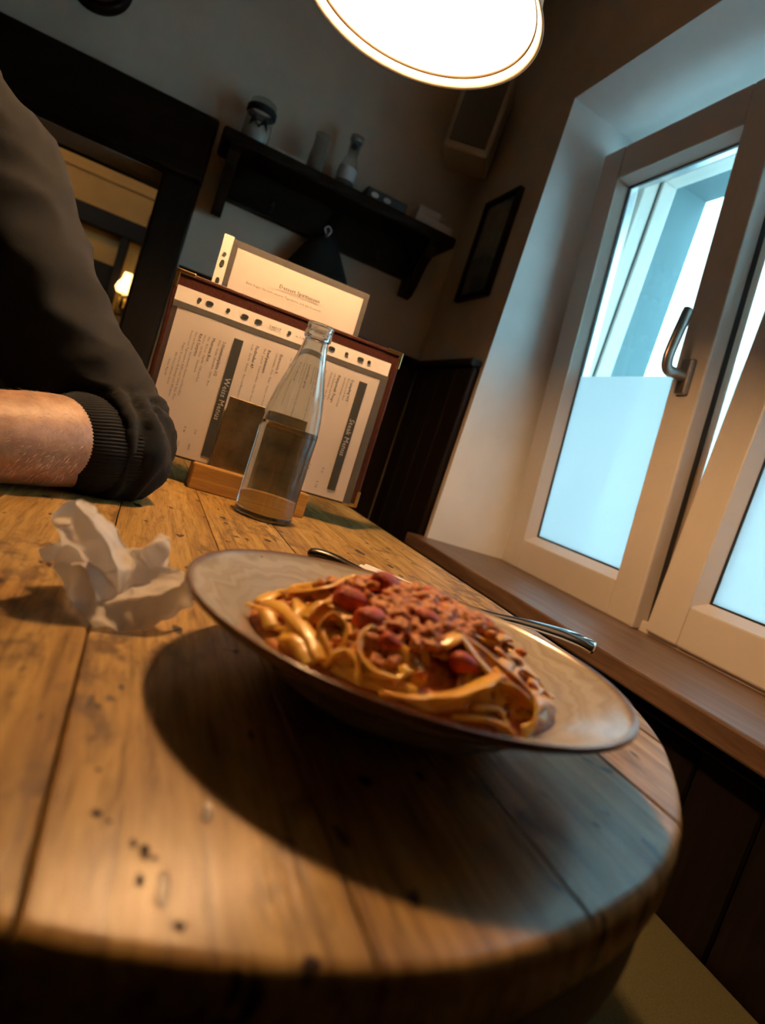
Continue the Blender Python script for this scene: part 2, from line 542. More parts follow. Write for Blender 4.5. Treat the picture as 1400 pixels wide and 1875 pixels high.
def copy_tree(o, loc=None, parent=None):
    c = o.copy(); COL.objects.link(c); c.parent = parent
    if loc is not None: c.location = loc
    for ch in list(o.children):
        if ch is not c: copy_tree(ch, None, c)
    return c

def text_vf(items):
    """items: (string, size, Matrix, align) -> one mesh in world space, built from the default font"""
    obs = []
    for s, size, mat, al in items:
        cu = bpy.data.curves.new('lettering', 'FONT')
        cu.body = s; cu.size = size; cu.align_x = al; cu.resolution_u = 1
        o = bpy.data.objects.new('lettering', cu); COL.objects.link(o); o.matrix_world = mat
        obs.append((o, mat))
    dg = bpy.context.evaluated_depsgraph_get()
    dg.update()
    V, F = [], []
    for o, mat in obs:
        me = bpy.data.meshes.new_from_object(o.evaluated_get(dg))
        k = len(V)
        V += [tuple(mat @ v.co) for v in me.vertices]
        F += [tuple(i + k for i in p.vertices) for p in me.polygons]
        bpy.data.meshes.remove(me)
    for o, _ in obs:
        cu = o.data
        bpy.data.objects.remove(o, do_unlink=True)
        bpy.data.curves.remove(cu)
    return V, F

# ------------------------------------------------------------------ the room shell
XW, YB = 0.75, 1.95
X0, YF, ZC = -2.6, -1.6, 2.35
RV0, RV1, RVT, SILLZ = 0.36, 1.488, 1.862, 0.690       # inner window opening

def struct(name, vf, mat, label, cat, smooth=False):
    o = obj(name, vf[0], vf[1], mat, None, smooth)
    return tag(o, label, cat, None, 'structure')

struct('floor', box_vf(X0, XW + 0.3, YF, YB, -0.06, 0.0), 'floor', 'dark boarded floor under the table and bench', 'floor')
struct('ceiling', box_vf(X0, XW + 0.3, YF, YB + 0.15, ZC, ZC + 0.06), 'ceil', 'dim cream ceiling above the lamp', 'ceiling')
struct('wall_left', box_vf(X0 - 0.1, X0, YF, YB, 0, ZC), 'umber', 'dark wall far left behind the seated person', 'wall')
struct('wall_front', box_vf(X0, XW, YF - 0.1, YF, 0, ZC), 'umber', 'dark wall opposite the shelf wall', 'wall')
OPX0, OPX1, OPZ = -1.15, -0.112, 1.412                    # opening to the next room
wb = join(box_vf(OPX1, XW + 0.27, YB, YB + 0.15, 0, ZC), box_vf(X0, OPX0, YB, YB + 0.15, 0, ZC), box_vf(OPX0, OPX1, YB, YB + 0.15, OPZ, ZC))
struct('wall_back', wb, 'plaster', 'plaster wall carrying the dark shelf and the framed opening', 'wall')

# window wall: inner leaf with a straight reveal, outer leaf with a splayed reveal
def ring_wall(x0, x1, a0, a1, b0, b1, yr, zr):
    """solid wall between x0 and x1 with an opening (y0,y1,z0,z1) = a at x0 and b at x1"""
    V, F = [], []
    for x, (y0, y1, z0, z1) in ((x0, a0 + a1), (x1, b0 + b1)):
        V += [(x, yr[0], zr[0]), (x, yr[1], zr[0]), (x, yr[1], zr[1]), (x, yr[0], zr[1]),
              (x, y0, z0), (x, y1, z0), (x, y1, z1), (x, y0, z1)]
    for k in (0, 8):
        for i in range(4):
            j = (i + 1) % 4
            F.append((k + i, k + j, k + 4 + j, k + 4 + i))
    for i in range(4):
        j = (i + 1) % 4
        F.append((4 + i, 4 + j, 12 + j, 12 + i))
        F.append((i, j, 8 + j, 8 + i))
    return V, F
vf = ring_wall(XW, 1.0, (RV0, RV1), (SILLZ, RVT), (RV0 + 0.03, 1.468), (SILLZ, RVT - 0.03), (YF, YB + 0.02), (0, ZC))
wr = fix_normals(struct('wall_right', vf, 'plaster', 'plaster wall with the deep white window reveal', 'wall'))
add_mat(wr, 'reveal', lambda p: abs(p.normal.x) < 0.5 and (p.center + wr.location).x > XW + 0.05 and RV0 - 0.05 < (p.center + wr.location).y < RV1 + 0.05 and 0.6 < (p.center + wr.location).z < RVT + 0.05)
vf = ring_wall(1.07, 1.32, (0.40, 1.455), (0.66, 1.80), (0.26, 1.585), (0.60, 1.88), (-1.0, 2.6), (-0.3, 3.2))
fix_normals(struct('wall_outside', vf, 'outer', 'pale rendered outer reveal seen through the window glass', 'wall'))

# sill
sill = obj('trim_1', *bbox(0.695, 1.0, RV0 - 0.03, RV1 + 0.012, 0.676, 0.708, w=0.004), 'sill')
tag(sill, 'worn brown wooden window sill board', 'window sill', None, 'structure')

# ------------------------------------------------------------------ window
win = thing('window_1', 'white two-sash window, left sash tilted into the room, frosted below', 'window', (1.0, 0.93, 0.69), None, 'structure')
FY0, FY1, FZ0, FZ1 = 0.385, 1.488, 0.694, 1.835
def frame_ring(x0, x1, y0, y1, z0, z1, w, wb=None, bevel=0.003):
    wb = wb or w
    return join(bbox(x0, x1, y0, y0 + w, z0, z1, w=bevel), bbox(x0, x1, y1 - w, y1, z0, z1, w=bevel),
                bbox(x0, x1, y0 + w, y1 - w, z0, z0 + wb, w=bevel), bbox(x0, x1, y0 + w, y1 - w, z1 - w, z1, w=bevel))
fv = frame_ring(0.985, 1.07, FY0, FY1, FZ0, FZ1, 0.066, 0.035)
obj('window_frame', fv[0], fv[1], 'pvc', win)
# inner step of the fixed frame, seen through the tilted sash
fv = frame_ring(1.03, 1.075, FY0 + 0.06, FY1 - 0.06, FZ0 + 0.03, FZ1 - 0.06, 0.014)
obj('frame_rebate', fv[0], fv[1], 'pvc', win)
fv = frame_ring(1.024, 1.031, FY0 + 0.058, FY1 - 0.058, FZ0 + 0.032, FZ1 - 0.058, 0.008, bevel=0)
obj('frame_gasket', fv[0], fv[1], 'rubber', win)

def build_sash(y0, y1, z0, z1, xin, lean, film_top, handle=None):
    """a sash in a vertical plane, then leaned into the room about its bottom edge"""
    piv = Matrix.Translation((xin + 0.07, 0, z0)) @ Matrix.Rotation(-lean, 4, 'Y') @ Matrix.Translation((-xin - 0.07, 0, -z0))
    e = xin
    w, d = 0.078, 0.068
    S = lambda vf: xf(vf, piv)
    parts = join(bbox(e, e + d, y0, y0 + w, z0, z1, w=0.004), bbox(e, e + d, y1 - w, y1, z0, z1, w=0.004),
                 bbox(e + 0.0004, e + d, y0 + w, y1 - w, z0, z0 + w, w=0.004), bbox(e + 0.0004, e + d, y0 + w, y1 - w, z1 - w, z1, w=0.004))
    parts = S(parts)
    sash = obj('sash', parts[0], parts[1], 'pvc', win)
    # bevelled glazing bead
    a0, a1, b0, b1 = y0 + w, y1 - w, z0 + w, z1 - w
    g = 0.014
    V = [(e + 0.004, a0, b0), (e + 0.004, a1, b0), (e + 0.004, a1, b1), (e + 0.004, a0, b1),
         (e + 0.026, a0 + g, b0 + g), (e + 0.026, a1 - g, b0 + g), (e + 0.026, a1 - g, b1 - g), (e + 0.026, a0 + g, b1 - g),
         (e + 0.034, a0 + g, b0 + g), (e + 0.034, a1 - g, b0 + g), (e + 0.034, a1 - g, b1 - g), (e + 0.034, a0 + g, b1 - g)]
    F = []
    for k in (0, 4):
        for i in range(4):
            j = (i + 1) % 4
            F.append((k + i, k + j, k + 4 + j, k + 4 + i))
    bv = S((V, F))
    obj('glazing_bead', bv[0], bv[1], 'pvc', sash)
    gv = S(frame_ring(e + 0.027, e + 0.034, a0 + g - 0.001, a1 - g + 0.001, b0 + g - 0.001, b1 - g + 0.001, 0.0045, bevel=0))
    obj('gasket', gv[0], gv[1], 'rubber', sash)
    pv = S(box_vf(e + 0.031, e + 0.034, a0 + 0.006, a1 - 0.006, b0 + 0.006, b1 - 0.006))
    obj('pane', pv[0], pv[1], 'pane', sash)
    pv = S(box_vf(e + 0.052, e + 0.055, a0 + 0.006, a1 - 0.006, b0 + 0.006, b1 - 0.006))
    obj('pane', pv[0], pv[1], 'pane', sash)
    fv = S(box_vf(e + 0.0302, e + 0.0308, a0 + g + 0.003, a1 - g - 0.003, b0 + g + 0.003, film_top))
    tag(obj('frosted_film', fv[0], fv[1], 'film', sash), 'frosted film on the lower half of the glass')
    # spacer between the two panes
    sp = S(frame_ring(e + 0.034, e + 0.052, a0 + g - 0.006, a1 - g + 0.006, b0 + g - 0.006, b1 - g + 0.006, 0.008, bevel=0))
    obj('spacer', sp[0], sp[1], 'steel', sash)
    # seal and fitting strips on the edge of the sash
    for yy in (y0 - 0.0015, y1):
        st = S(box_vf(e + 0.034, e + 0.046, yy, yy + 0.0015, z0 + 0.01, z1 - 0.01))
        obj('edge_fitting', st[0], st[1], 'rubber', sash)
    if handle:
        hy, hz = handle
        bp = S(bbox(e - 0.012, e + 0.001, hy - 0.015, hy + 0.015, hz - 0.035, hz + 0.035, w=0.005))
        hb = obj('handle_base', bp[0], bp[1], 'handle', sash)
        path = catmull([(e - 0.008, hy, hz), (e - 0.032, hy, hz + 0.001), (e - 0.052, hy, hz + 0.004), (e - 0.058, hy, hz + 0.025),
                        (e - 0.052, hy, hz + 0.065), (e - 0.044, hy, hz + 0.105), (e - 0.040, hy, hz + 0.122)], 30)
        R = np.array([[0.0105, 0.0105]] * 8 + [[0.0115, 0.0085]] * 22); R[-1] *= 0.6
        tv = S(tube(path, R, 14, ref=(0, 1, 0)))
        tag(obj('lever', tv[0], tv[1], 'handle', sash, True), 'grey metal lever turned upwards')
    return sash

LEAN = 0.098
build_sash(0.944, 1.452, 0.714, 1.772, 0.966, LEAN, 1.222, (0.984, 1.212))
build_sash(0.405, 0.922, 0.714, 1.772, 0.976, 0.0, 1.222)
# meeting stile carried by the closed sash
sv = bbox(0.998, 1.05, 0.900, 0.944, 0.722, 1.765, w=0.004)
obj('meeting_stile', sv[0], sv[1], 'pvc', win)

# ------------------------------------------------------------------ outside
fac = thing('building', 'bright white building across the street beyond the window', 'building', (5.0, 3.0, -3.0))
fv = box_vf(5.0, 5.4, -9, 16, -3, 11)
obj('facade', fv[0], fv[1], 'facade', fac)
for yy in (-5.5, -3.1, -0.6, 1.8, 4.15, 6.75, 9.3):
    for zz in (-1.6, 1.35, 4.1, 6.9):
        w = obj('window', *box_vf(4.97, 5.02, yy, yy + 1.0, zz, zz + 1.45), 'whitebox', fac)
        p = box_vf(4.955, 4.975, yy + 0.09, yy + 0.47, zz + 0.09, zz + 1.36)
        obj('pane', p[0], p[1], 'facade_trim', w)
        p = box_vf(4.955, 4.975, yy + 0.53, yy + 0.91, zz + 0.09, zz + 1.36)
        obj('pane', p[0], p[1], 'facade_trim', w)
        s = box_vf(4.86, 5.02, yy - 0.12, yy + 1.12, zz - 0.12, zz - 0.03)
        obj('window_ledge', s[0], s[1], 'facade_trim', w)
struct('ground', box_vf(1.4, 40, -20, 30, -3.1, -3.0), 'facade_trim', 'grey street surface outside the window', 'ground')

# ------------------------------------------------------------------ wainscot, frame of the opening, next room
wt = 1.178
def wains(name, label, boards, cap):
    t = thing(name, label, 'wall panelling', (boards[0][0], boards[0][2], 0), None, 'structure')
    for b in boards:
        v = bbox(*b, w=0.003, seg=1)
        obj('board', v[0], v[1], 'board', t)
    xs0 = min(b[0] for b in boards); xs1 = max(b[1] for b in boards); ys0 = min(b[2] for b in boards); ys1 = max(b[3] for b in boards)
    back = (xs0, xs1, ys1 - 0.006, ys1 + 0.0003) if xs1 - xs0 > 0.1 else (xs1 - 0.006, xs1 + 0.0003, ys0, ys1)
    v = box_vf(*back, 0.0, boards[0][5] - 0.002)
    obj('backing', v[0], v[1], 'board', t)
    v = bbox(*cap, w=0.004)
    obj('cap_rail', v[0], v[1], 'board', t)
bs = [(x, x + 0.094, YB - 0.02, YB - 0.0005, 0.0, wt) for x in np.arange(-0.015, 0.70, 0.0955)]
wains('trim_2', 'dark wooden wall panelling along the shelf wall', bs, (-0.018, 0.745, YB - 0.034, YB - 0.0005, wt, wt + 0.02))
bs = [(XW - 0.02, XW - 0.0005, y, y + 0.0935, 0.0, wt - 0.01) for y in np.arange(1.506, 1.87, 0.095)]
wains('trim_3', 'dark wooden wall panelling between corner and window', bs, (XW - 0.034, XW - 0.0005, 1.502, YB - 0.04, wt - 0.01, wt + 0.01))
bs = [(XW - 0.02, XW - 0.0005, y, y + 0.0935, 0.0, 0.672) for y in np.arange(-1.55, 1.43, 0.095)]
wains('trim_4', 'dark wooden panelling below the window sill', bs, (XW - 0.03, XW - 0.0005, -1.55, 1.495, 0.655, 0.673))

fr = thing('trim_5', 'heavy dark wooden frame around the opening in the shelf wall', 'door frame', (-0.065, YB, 0), None, 'structure')
v = bbox(-0.118, -0.020, YB - 0.045, YB + 0.20, 0, 1.414, w=0.006); obj('post', v[0], v[1], 'dark', fr)
v = bbox(-1.30, -1.14, YB - 0.045, YB + 0.20, 0, 1.414, w=0.006); obj('post', v[0], v[1], 'dark', fr)
v = bbox(-1.34, -0.018, YB - 0.055, YB + 0.20, 1.413, 1.585, w=0.008); obj('lintel', v[0], v[1], 'darkh', fr)

NB = 4.6
struct('wall_next_room', join(box_vf(-2.4, 0.9, NB, NB + 0.1, 0, 2.5), box_vf(-2.5, -2.4, YB + 0.16, NB, 0, 2.5), box_vf(0.9, 1.0, YB + 0.16, NB, 0, 2.5)), 'amber',
       'amber lit wall of the next room seen through the opening', 'wall')
struct('floor_next_room', box_vf(-2.5, 1.0, YB, NB + 0.1, -0.06, 0), 'floor', 'dark floor of the next room', 'floor')
struct('ceiling_next_room', box_vf(-2.5, 1.0, YB + 0.15, NB + 0.1, 2.5, 2.56), 'amber', 'ceiling of the next room', 'ceiling')
struct('trim_6', bbox(-2.4, 0.9, NB - 0.018, NB, 1.955, 1.975, w=0.004), 'amber', 'thin picture rail on the amber wall', 'moulding')
df = thing('door_1', 'dark wooden door frame on the amber wall of the next room', 'door frame', (-0.7, NB, 0), None, 'structure')
v = bbox(-2.2, -0.26, NB - 0.09, NB, 1.655, 1.765, w=0.006); obj('lintel', v[0], v[1], 'darkh', df)
v = bbox(-0.405, -0.355, NB - 0.08, NB, 0, 1.657, w=0.004); obj('post', v[0], v[1], 'dark', df)
v = bbox(-0.27, -0.20, NB - 0.30, NB, 0, 1.80, w=0.004); obj('post', v[0], v[1], 'dark', df)
v = bbox(-2.2, -0.405, NB - 0.06, NB, 0, 1.47, w=0.004); obj('panel', v[0], v[1], 'dark', df)
sc = thing('wall_sconce', 'glowing white glass wall light in the next room', 'lamp', (-0.29, NB - 0.16, 1.30))
v = lathe([(0.0, 0.0), (0.045, 0.004), (0.058, 0.03), (0.05, 0.06), (0.034, 0.085), (0.026, 0.13)], -0.30, NB - 0.16, 1.32, 12)
obj('glass_shade', v[0], v[1], 'shade', sc, True)
v = tube(catmull([(-0.30, NB - 0.16, 1.325), (-0.30, NB - 0.16, 1.26), (-0.30, NB - 0.10, 1.235), (-0.30, NB - 0.01, 1.25)], 14), 0.011, 10, ref=(1, 0, 0))
obj('arm', v[0], v[1], 'brass', sc, True)
v = bbox(-0.335, -0.265, NB - 0.016, NB - 0.0005, 1.20, 1.31, w=0.004)
obj('wall_plate', v[0], v[1], 'brass', sc)
cl = thing('added_ceiling_lamp', 'round unseen ceiling lamp added to light the next room', 'lamp', (-1.2, 3.4, 2.5))  # out of view, added to brighten the next room
v = lathe([(0.0, -0.10), (0.09, -0.085), (0.13, -0.045), (0.14, 0.0)], -1.2, 3.4, 2.499, 14); obj('glass_bowl', v[0], v[1], 'added_bulb', cl, True)
v = lathe([(0.0, -0.012), (0.155, -0.012), (0.155, 0.0)], -1.2, 3.4, 2.4995, 24); obj('ceiling_plate', v[0], v[1], 'brass', cl, True)

# ------------------------------------------------------------------ shelf and what stands on it
SH = 1.545     # top of the shelf
sh = thing('wall_shelf', 'dark wooden wall shelf with two scrolled brackets', 'shelf', (0.34, YB, 1.35))
v = bbox(-0.005, 0.688, YB - 0.155, YB - 0.0005, SH - 0.032, SH, w=0.008); obj('shelf_board', v[0], v[1], 'darkh', sh)
v = bbox(0.035, 0.640, YB - 0.028, YB - 0.001, SH - 0.135, SH - 0.031, w=0.004); obj('back_rail', v[0], v[1], 'darkh', sh)
for bx in (0.022, 0.612):
    prof = [(0.0005, 0.0), (0.145, 0.0), (0.146, -0.018), (0.128, -0.045), (0.104, -0.066), (0.090, -0.095), (0.078, -0.124), (0.060, -0.150), (0.030, -0.158), (0.0005, -0.150)]
    n = len(prof)
    V = [(bx, YB - a, SH - 0.031 + b) for a, b in prof] + [(bx + 0.028, YB - a, SH - 0.031 + b) for a, b in prof]
    F = [tuple(range(n)), tuple(range(2 * n - 1, n - 1, -1))] + [(i, (i + 1) % n, n + (i + 1) % n, n + i) for i in range(n)]
    fix_normals(obj('bracket', V, F, 'dark', sh))
for hx in (0.17, 0.335, 0.50):
    hp = catmull([(hx, YB - 0.027, 1.448), (hx, YB - 0.055, 1.446), (hx, YB - 0.075, 1.432), (hx, YB - 0.078, 1.424), (hx, YB - 0.070, 1.418)], 16)
    v = tube(hp, 0.004, 8, ref=(1, 0, 0)); obj('hook', v[0], v[1], 'cord', sh, True)

SY = YB - 0.075
j = thing('storage_jar', 'glass jar with dark lid band and black motif at the left end of the shelf', 'jar', (0.075, SY, SH))
v = lathe([(0.0, 0.002), (0.034, 0.001), (0.037, 0.006), (0.037, 0.092), (0.033, 0.100), (0.030, 0.104)], 0.075, SY, SH, 28); obj('glass_body', v[0], v[1], 'jar', j, True)
v = lathe([(0.0, 0.003), (0.033, 0.003), (0.034, 0.06), (0.0, 0.061)], 0.075, SY, SH, 24); obj('contents', v[0], v[1], 'whitebox', j, True)
v = lathe([(0.037, 0.086), (0.0395, 0.088), (0.0395, 0.103), (0.036, 0.106)], 0.075, SY, SH, 28); obj('lid_band', v[0], v[1], 'felt', j, True)
v = lathe([(0.036, 0.105), (0.035, 0.120), (0.024, 0.127), (0.0, 0.128)], 0.075, SY, SH, 28); obj('lid', v[0], v[1], 'jar', j, True)
V, F = [], []
for i in range(9):
    a = -2.25 + i * 0.17
    for zz in (0.042 + 0.014 * abs(math.sin(i * 0.8)), 0.062 + 0.012 * math.sin(i * 1.3)):
        V.append((0.075 + 0.0374 * math.cos(a), SY + 0.0374 * math.sin(a), SH + zz))
F = [(2 * i, 2 * i + 2, 2 * i + 3, 2 * i + 1) for i in range(8)]
obj('motif', V, F, 'felt', j)
v = bbox(0.132, 0.214, SY - 0.05, SY + 0.03, SH, SH + 0.014, w=0.002)
b = obj('card_box', v[0], v[1], 'whitebox'); tag(b, 'flat white card box lying between jar and bottles on the shelf', 'box')
bt = thing('carafe', 'plain brownish glass carafe beside the labelled bottle on the shelf', 'bottle', (0.247, SY, SH))
v = lathe([(0.0, 0.002), (0.022, 0.001), (0.024, 0.006), (0.024, 0.055), (0.021, 0.085), (0.020, 0.105), (0.023, 0.118), (0.0215, 0.118), (0.0185, 0.104), (0.019, 0.085), (0.022, 0.055), (0.022, 0.008)], 0.247, SY, SH, 24)
obj('glass_body', v[0], v[1], 'jar', bt, True)
v = lathe([(0.0, 0.004), (0.021, 0.004), (0.021, 0.05), (0.0, 0.051)], 0.247, SY, SH, 20); obj('contents', v[0], v[1], 'speaker', bt, True)
bt = thing('labelled_bottle', 'small clear bottle with pale label and dark neck dot on the shelf', 'bottle', (0.338, SY, SH))
v = lathe([(0.0, 0.002), (0.024, 0.001), (0.0265, 0.006), (0.0265, 0.07), (0.021, 0.088), (0.0155, 0.102), (0.0165, 0.135), (0.018, 0.148), (0.018, 0.156), (0.014, 0.156), (0.013, 0.104)], 0.338, SY, SH, 24)
obj('glass_body', v[0], v[1], 'jar', bt, True)
v = lathe([(0.0268, 0.030), (0.0270, 0.031), (0.0270, 0.066), (0.0268, 0.067)], 0.338, SY, SH, 24); obj('label', v[0], v[1], 'label', bt, True)
v = lathe([(0.0182, 0.142), (0.0195, 0.144), (0.0195, 0.157), (0.0, 0.159)], 0.338, SY, SH, 20); obj('cap', v[0], v[1], 'handle', bt, True)
v = tube([(0.333, SY - 0.0165, SH + 0.122), (0.333, SY - 0.0185, SH + 0.122)], 0.0095, 14, ref=(0, 0, 1)); obj('neck_badge', v[0], v[1], 'felt', bt)
v = bbox(0.395, 0.520, SY - 0.06, SY + 0.02, SH, SH + 0.030, w=0.002)
b = thing('dark_box', 'dark printed box lying near the middle right of the shelf', 'box', (0.455, SY, SH))
obj('carton', v[0], v[1], 'darkbox', b)
for k, xx in enumerate((0.410, 0.448)):
    v = lathe([(0.0, 0.0), (0.009, 0.0)], 0, 0, 0, 14)
    V = [(xx + 0.010 + p[0] * 1.3, SY - 0.0606, SH + 0.014 + p[1] * 0.8) for p in v[0]]
    obj('printed_spot', V, v[1], 'whitebox', b)
v = bbox(0.553, 0.675, SY - 0.055, SY + 0.035, SH, SH + 0.027, w=0.002)
b = obj('paper_box', v[0], v[1], 'whitebox'); tag(b, 'long pale box at the right end of the shelf, lower of two', 'box')
v = bbox(0.558, 0.628, SY - 0.045, SY + 0.025, SH + 0.0272, SH + 0.055, w=0.002)
b = obj('paper_box', v[0], v[1], 'whitebox'); tag(b, 'short pale box stacked on the longer box, right end of shelf', 'box')

# black hat hanging from the middle hook
hat = thing('hanging_hat', 'black felt hat hanging from a hook under the shelf', 'hat', (0.35, YB - 0.06, 1.25))
V, F = [], []
hp = [(0.000, 1.423), (0.018, 1.424), (0.034, 1.415), (0.054, 1.39), (0.074, 1.355), (0.094, 1.32), (0.106, 1.29), (0.110, 1.265)]
for i in range(24):
    a = 2 * PI * i / 24
    for r, z in hp:
        V.append((0.340 + (z < 1.4) * (1.4 - z) * 0.10 + r * math.cos(a) * (1 + 0.06 * math.sin(3 * a)), YB - 0.052 + 0.42 * r * math.sin(a), z))
m = len(hp)
F = [(i * m + k, ((i + 1) % 24) * m + k, ((i + 1) % 24) * m + k + 1, i * m + k + 1) for i in range(24) for k in range(m - 1)]
obj('crown', V, F, 'felt', hat, True)
v = tube(catmull([(0.335, YB - 0.078, 1.420), (0.325, YB - 0.078, 1.436), (0.335, YB - 0.075, 1.446), (0.345, YB - 0.074, 1.436), (0.338, YB - 0.075, 1.42)], 18), 0.0018, 6)
obj('loop', v[0], v[1], 'whitebox', hat, True)

# loudspeaker in the corner
spm = Matrix.Translation((0.650, 1.838, 1.762)) @ Matrix.Rotation(math.radians(-27), 4, 'Z') @ Matrix.Rotation(math.radians(2), 4, 'Y')
sp = thing('wall_loudspeaker', 'beige box loudspeaker mounted high in the room corner', 'loudspeaker', (0.645, 1.86, 1.762))
v = xf(bbox(-0.068, 0.068, -0.075, 0.07, 0, 0.235, w=0.010, seg=3), spm); obj('cabinet', v[0], v[1], 'speaker', sp)
v = xf(bbox(-0.054, 0.054, -0.0785, -0.070, 0.018, 0.217, w=0.002), spm); obj('grille', v[0], v[1], 'grille', sp)
v = bbox(0.62, 0.67, 1.915, 1.9495, 1.86, 1.92, w=0.002); obj('wall_bracket', v[0], v[1], 'cord', sp)

# framed print on the window wall
pc = thing('framed_print', 'dark framed print hanging on the wall beside the window', 'picture', (XW, 1.69, 1.37))
py0, py1, pz0, pz1 = 1.594, 1.785, 1.372, 1.668
for bb in ((py0, py0 + 0.014, pz0, pz1), (py1 - 0.014, py1, pz0, pz1), (py0 + 0.014, py1 - 0.014, pz0, pz0 + 0.014), (py0 + 0.014, py1 - 0.014, pz1 - 0.014, pz1)):
    v = bbox(XW - 0.018, XW - 0.0005, *bb, w=0.002, seg=1); obj('frame_bar', v[0], v[1], 'dark', pc)
v = box_vf(XW - 0.008, XW - 0.002, py0 + 0.012, py1 - 0.012, pz0 + 0.012, pz1 - 0.012); obj('print', v[0], v[1], 'art', pc)
v = box_vf(XW - 0.011, XW - 0.0095, py0 + 0.012, py1 - 0.012, pz0 + 0.012, pz1 - 0.012); obj('glass', v[0], v[1], 'pane', pc)

# round wall ornament at the top left
rc = thing('round_wall_clock', 'round dark-rimmed disc on the wall above the framed opening', 'clock', (-0.372, YB, 1.70))
def yl(profile, x, z, n=36):
    V, F = lathe(profile, 0, 0, 0, n)
    return [(x + p[0], YB - p[2], z + p[1]) for p in V], F
v = yl([(0.056, 0.002), (0.056, 0.024), (0.066, 0.032), (0.076, 0.024), (0.078, 0.001)], -0.372, 1.778); fix_normals(obj('rim', v[0], v[1], 'dark', rc, True))
v = yl([(0.0, 0.012), (0.057, 0.012)], -0.372, 1.778); obj('dial', v[0], v[1], 'art', rc, True)
for a, ln in ((0.6, 0.03), (2.4, 0.042)):
    d = Vector((math.cos(a), 0, math.sin(a)))
    v = tube([(-0.372, YB - 0.014, 1.778), (-0.372 + d.x * ln, YB - 0.014, 1.778 + d.z * ln)], 0.0015, 6, ref=(0, 1, 0)); obj('hand', v[0], v[1], 'felt', rc)

# ------------------------------------------------------------------ table
TZ = 0.75
right = [(0.442, 0.60), (0.442, 0.50), (0.436, 0.435), (0.418, 0.375), (0.387, 0.315), (0.342, 0.258), (0.302, 0.217), (0.262, 0.186), (0.220, 0.162), (0.170, 0.1425), (0.130, 0.132), (0.095, 0.1295)]
rc2 = catmull(right, 60)[:, :2]
XM = 0.095
def near_edge(x):
    """front outline of the rounded table end, symmetric about XM"""
    d = abs(x - XM)
    if x < XM:
        q = min(1.0, d / 0.3); d *= 0.72 + 0.28 * q * q * (3 - 2 * q)
    xx = XM + d
    i = int(np.argmin(np.abs(rc2[:, 0] - xx)))
    xs = rc2[::-1, 0]; ys = rc2[::-1, 1]
    return float(np.interp(xx, xs, ys))
TX0, TX1, TY1, TH = 2 * XM - 0.442, 0.442, 1.62, 0.030
table = thing('dining_table', 'worn oak plank table with a rounded end, carrying the plate', 'table', (XM, 0.85, 0.0))
seams = [TX0, -0.172, -0.086, 0.0035, 0.094, 0.1845, 0.295, 0.380, TX1]
def plank(x0, x1):
    g = 0.0004
    a, b = x0 + (g if x0 > TX0 else 0), x1 - (g if x1 < TX1 else 0)
    n = 14
    xs = [a + (b - a) * (0.5 - 0.5 * math.cos(PI * i / n)) for i in range(n + 1)]
    def far(x):
        r = 0.06; dx = max(0, abs(x - XM) - ((TX1 - XM) - r))
        return TY1 - r + math.sqrt(max(0, r * r - dx * dx))
    # rounded nosing along the outline: rows inward
    rows_in = [(0.0040, -TH), (0.0, -TH * 0.72), (0.0, -0.008), (0.0006, -0.0045), (0.0020, -0.0018), (0.0042, -0.0004), (0.0070, 0.0)]
    V, F = [], []
    m = len(rows_in)
    cyc = XM, 0.50
    for x in xs:
        yn = near_edge(x)
        ed = Vector((cyc[0] - x, cyc[1] - yn)); ed.normalize()
        for d, dz in rows_in:
            V.append((min(max(x + ed.x * d * 0.6, a), b), yn + abs(ed.y) * d + (1 - abs(ed.y)) * d, TZ + dz))
        # long rows
        yf = far(x)
        for k in range(1, 8):
            y = yn + 0.007 + (yf - 0.006 - yn - 0.007) * k / 7
            V.append((x, y, TZ))
        V.append((x, yf, TZ - 0.006)); V.append((x, yf, TZ - TH))
    q = m + 9
    for i in range(len(xs) - 1):
        for k in range(q - 1):
            F.append((i * q + k, (i + 1) * q + k, (i + 1) * q + k + 1, i * q + k + 1))
        F.append((i * q, i * q + q - 1, (i + 1) * q + q - 1, (i + 1) * q))
    F.append(tuple(range(q - 1, -1, -1)))
    F.append(tuple(len(xs) * q - q + k for k in range(q)))
    # eased long edges of the outer planks
    o = obj('plank', V, F, 'oak', table, False)
    fix_normals(o)
    bm = bmesh.new(); bm.from_mesh(o.data)
    es = [e for e in bm.edges if len(e.link_faces) == 2 and e.calc_face_angle(0) > 1.2 and abs((e.verts[0].co - e.verts[1].co).normalized().y) > 0.6]
    bmesh.ops.bevel(bm, geom=es, offset=0.0006, segments=1, affect='EDGES', clamp_overlap=True)
    bm.to_mesh(o.data); bm.free()
    for p in o.data.polygons: p.use_smooth = True
    try:
        o.data.set_sharp_from_angle(angle=0.6)
    except Exception:
        pass
    return o
for a, b in zip(seams[:-1], seams[1:]):
    plank(a, b)
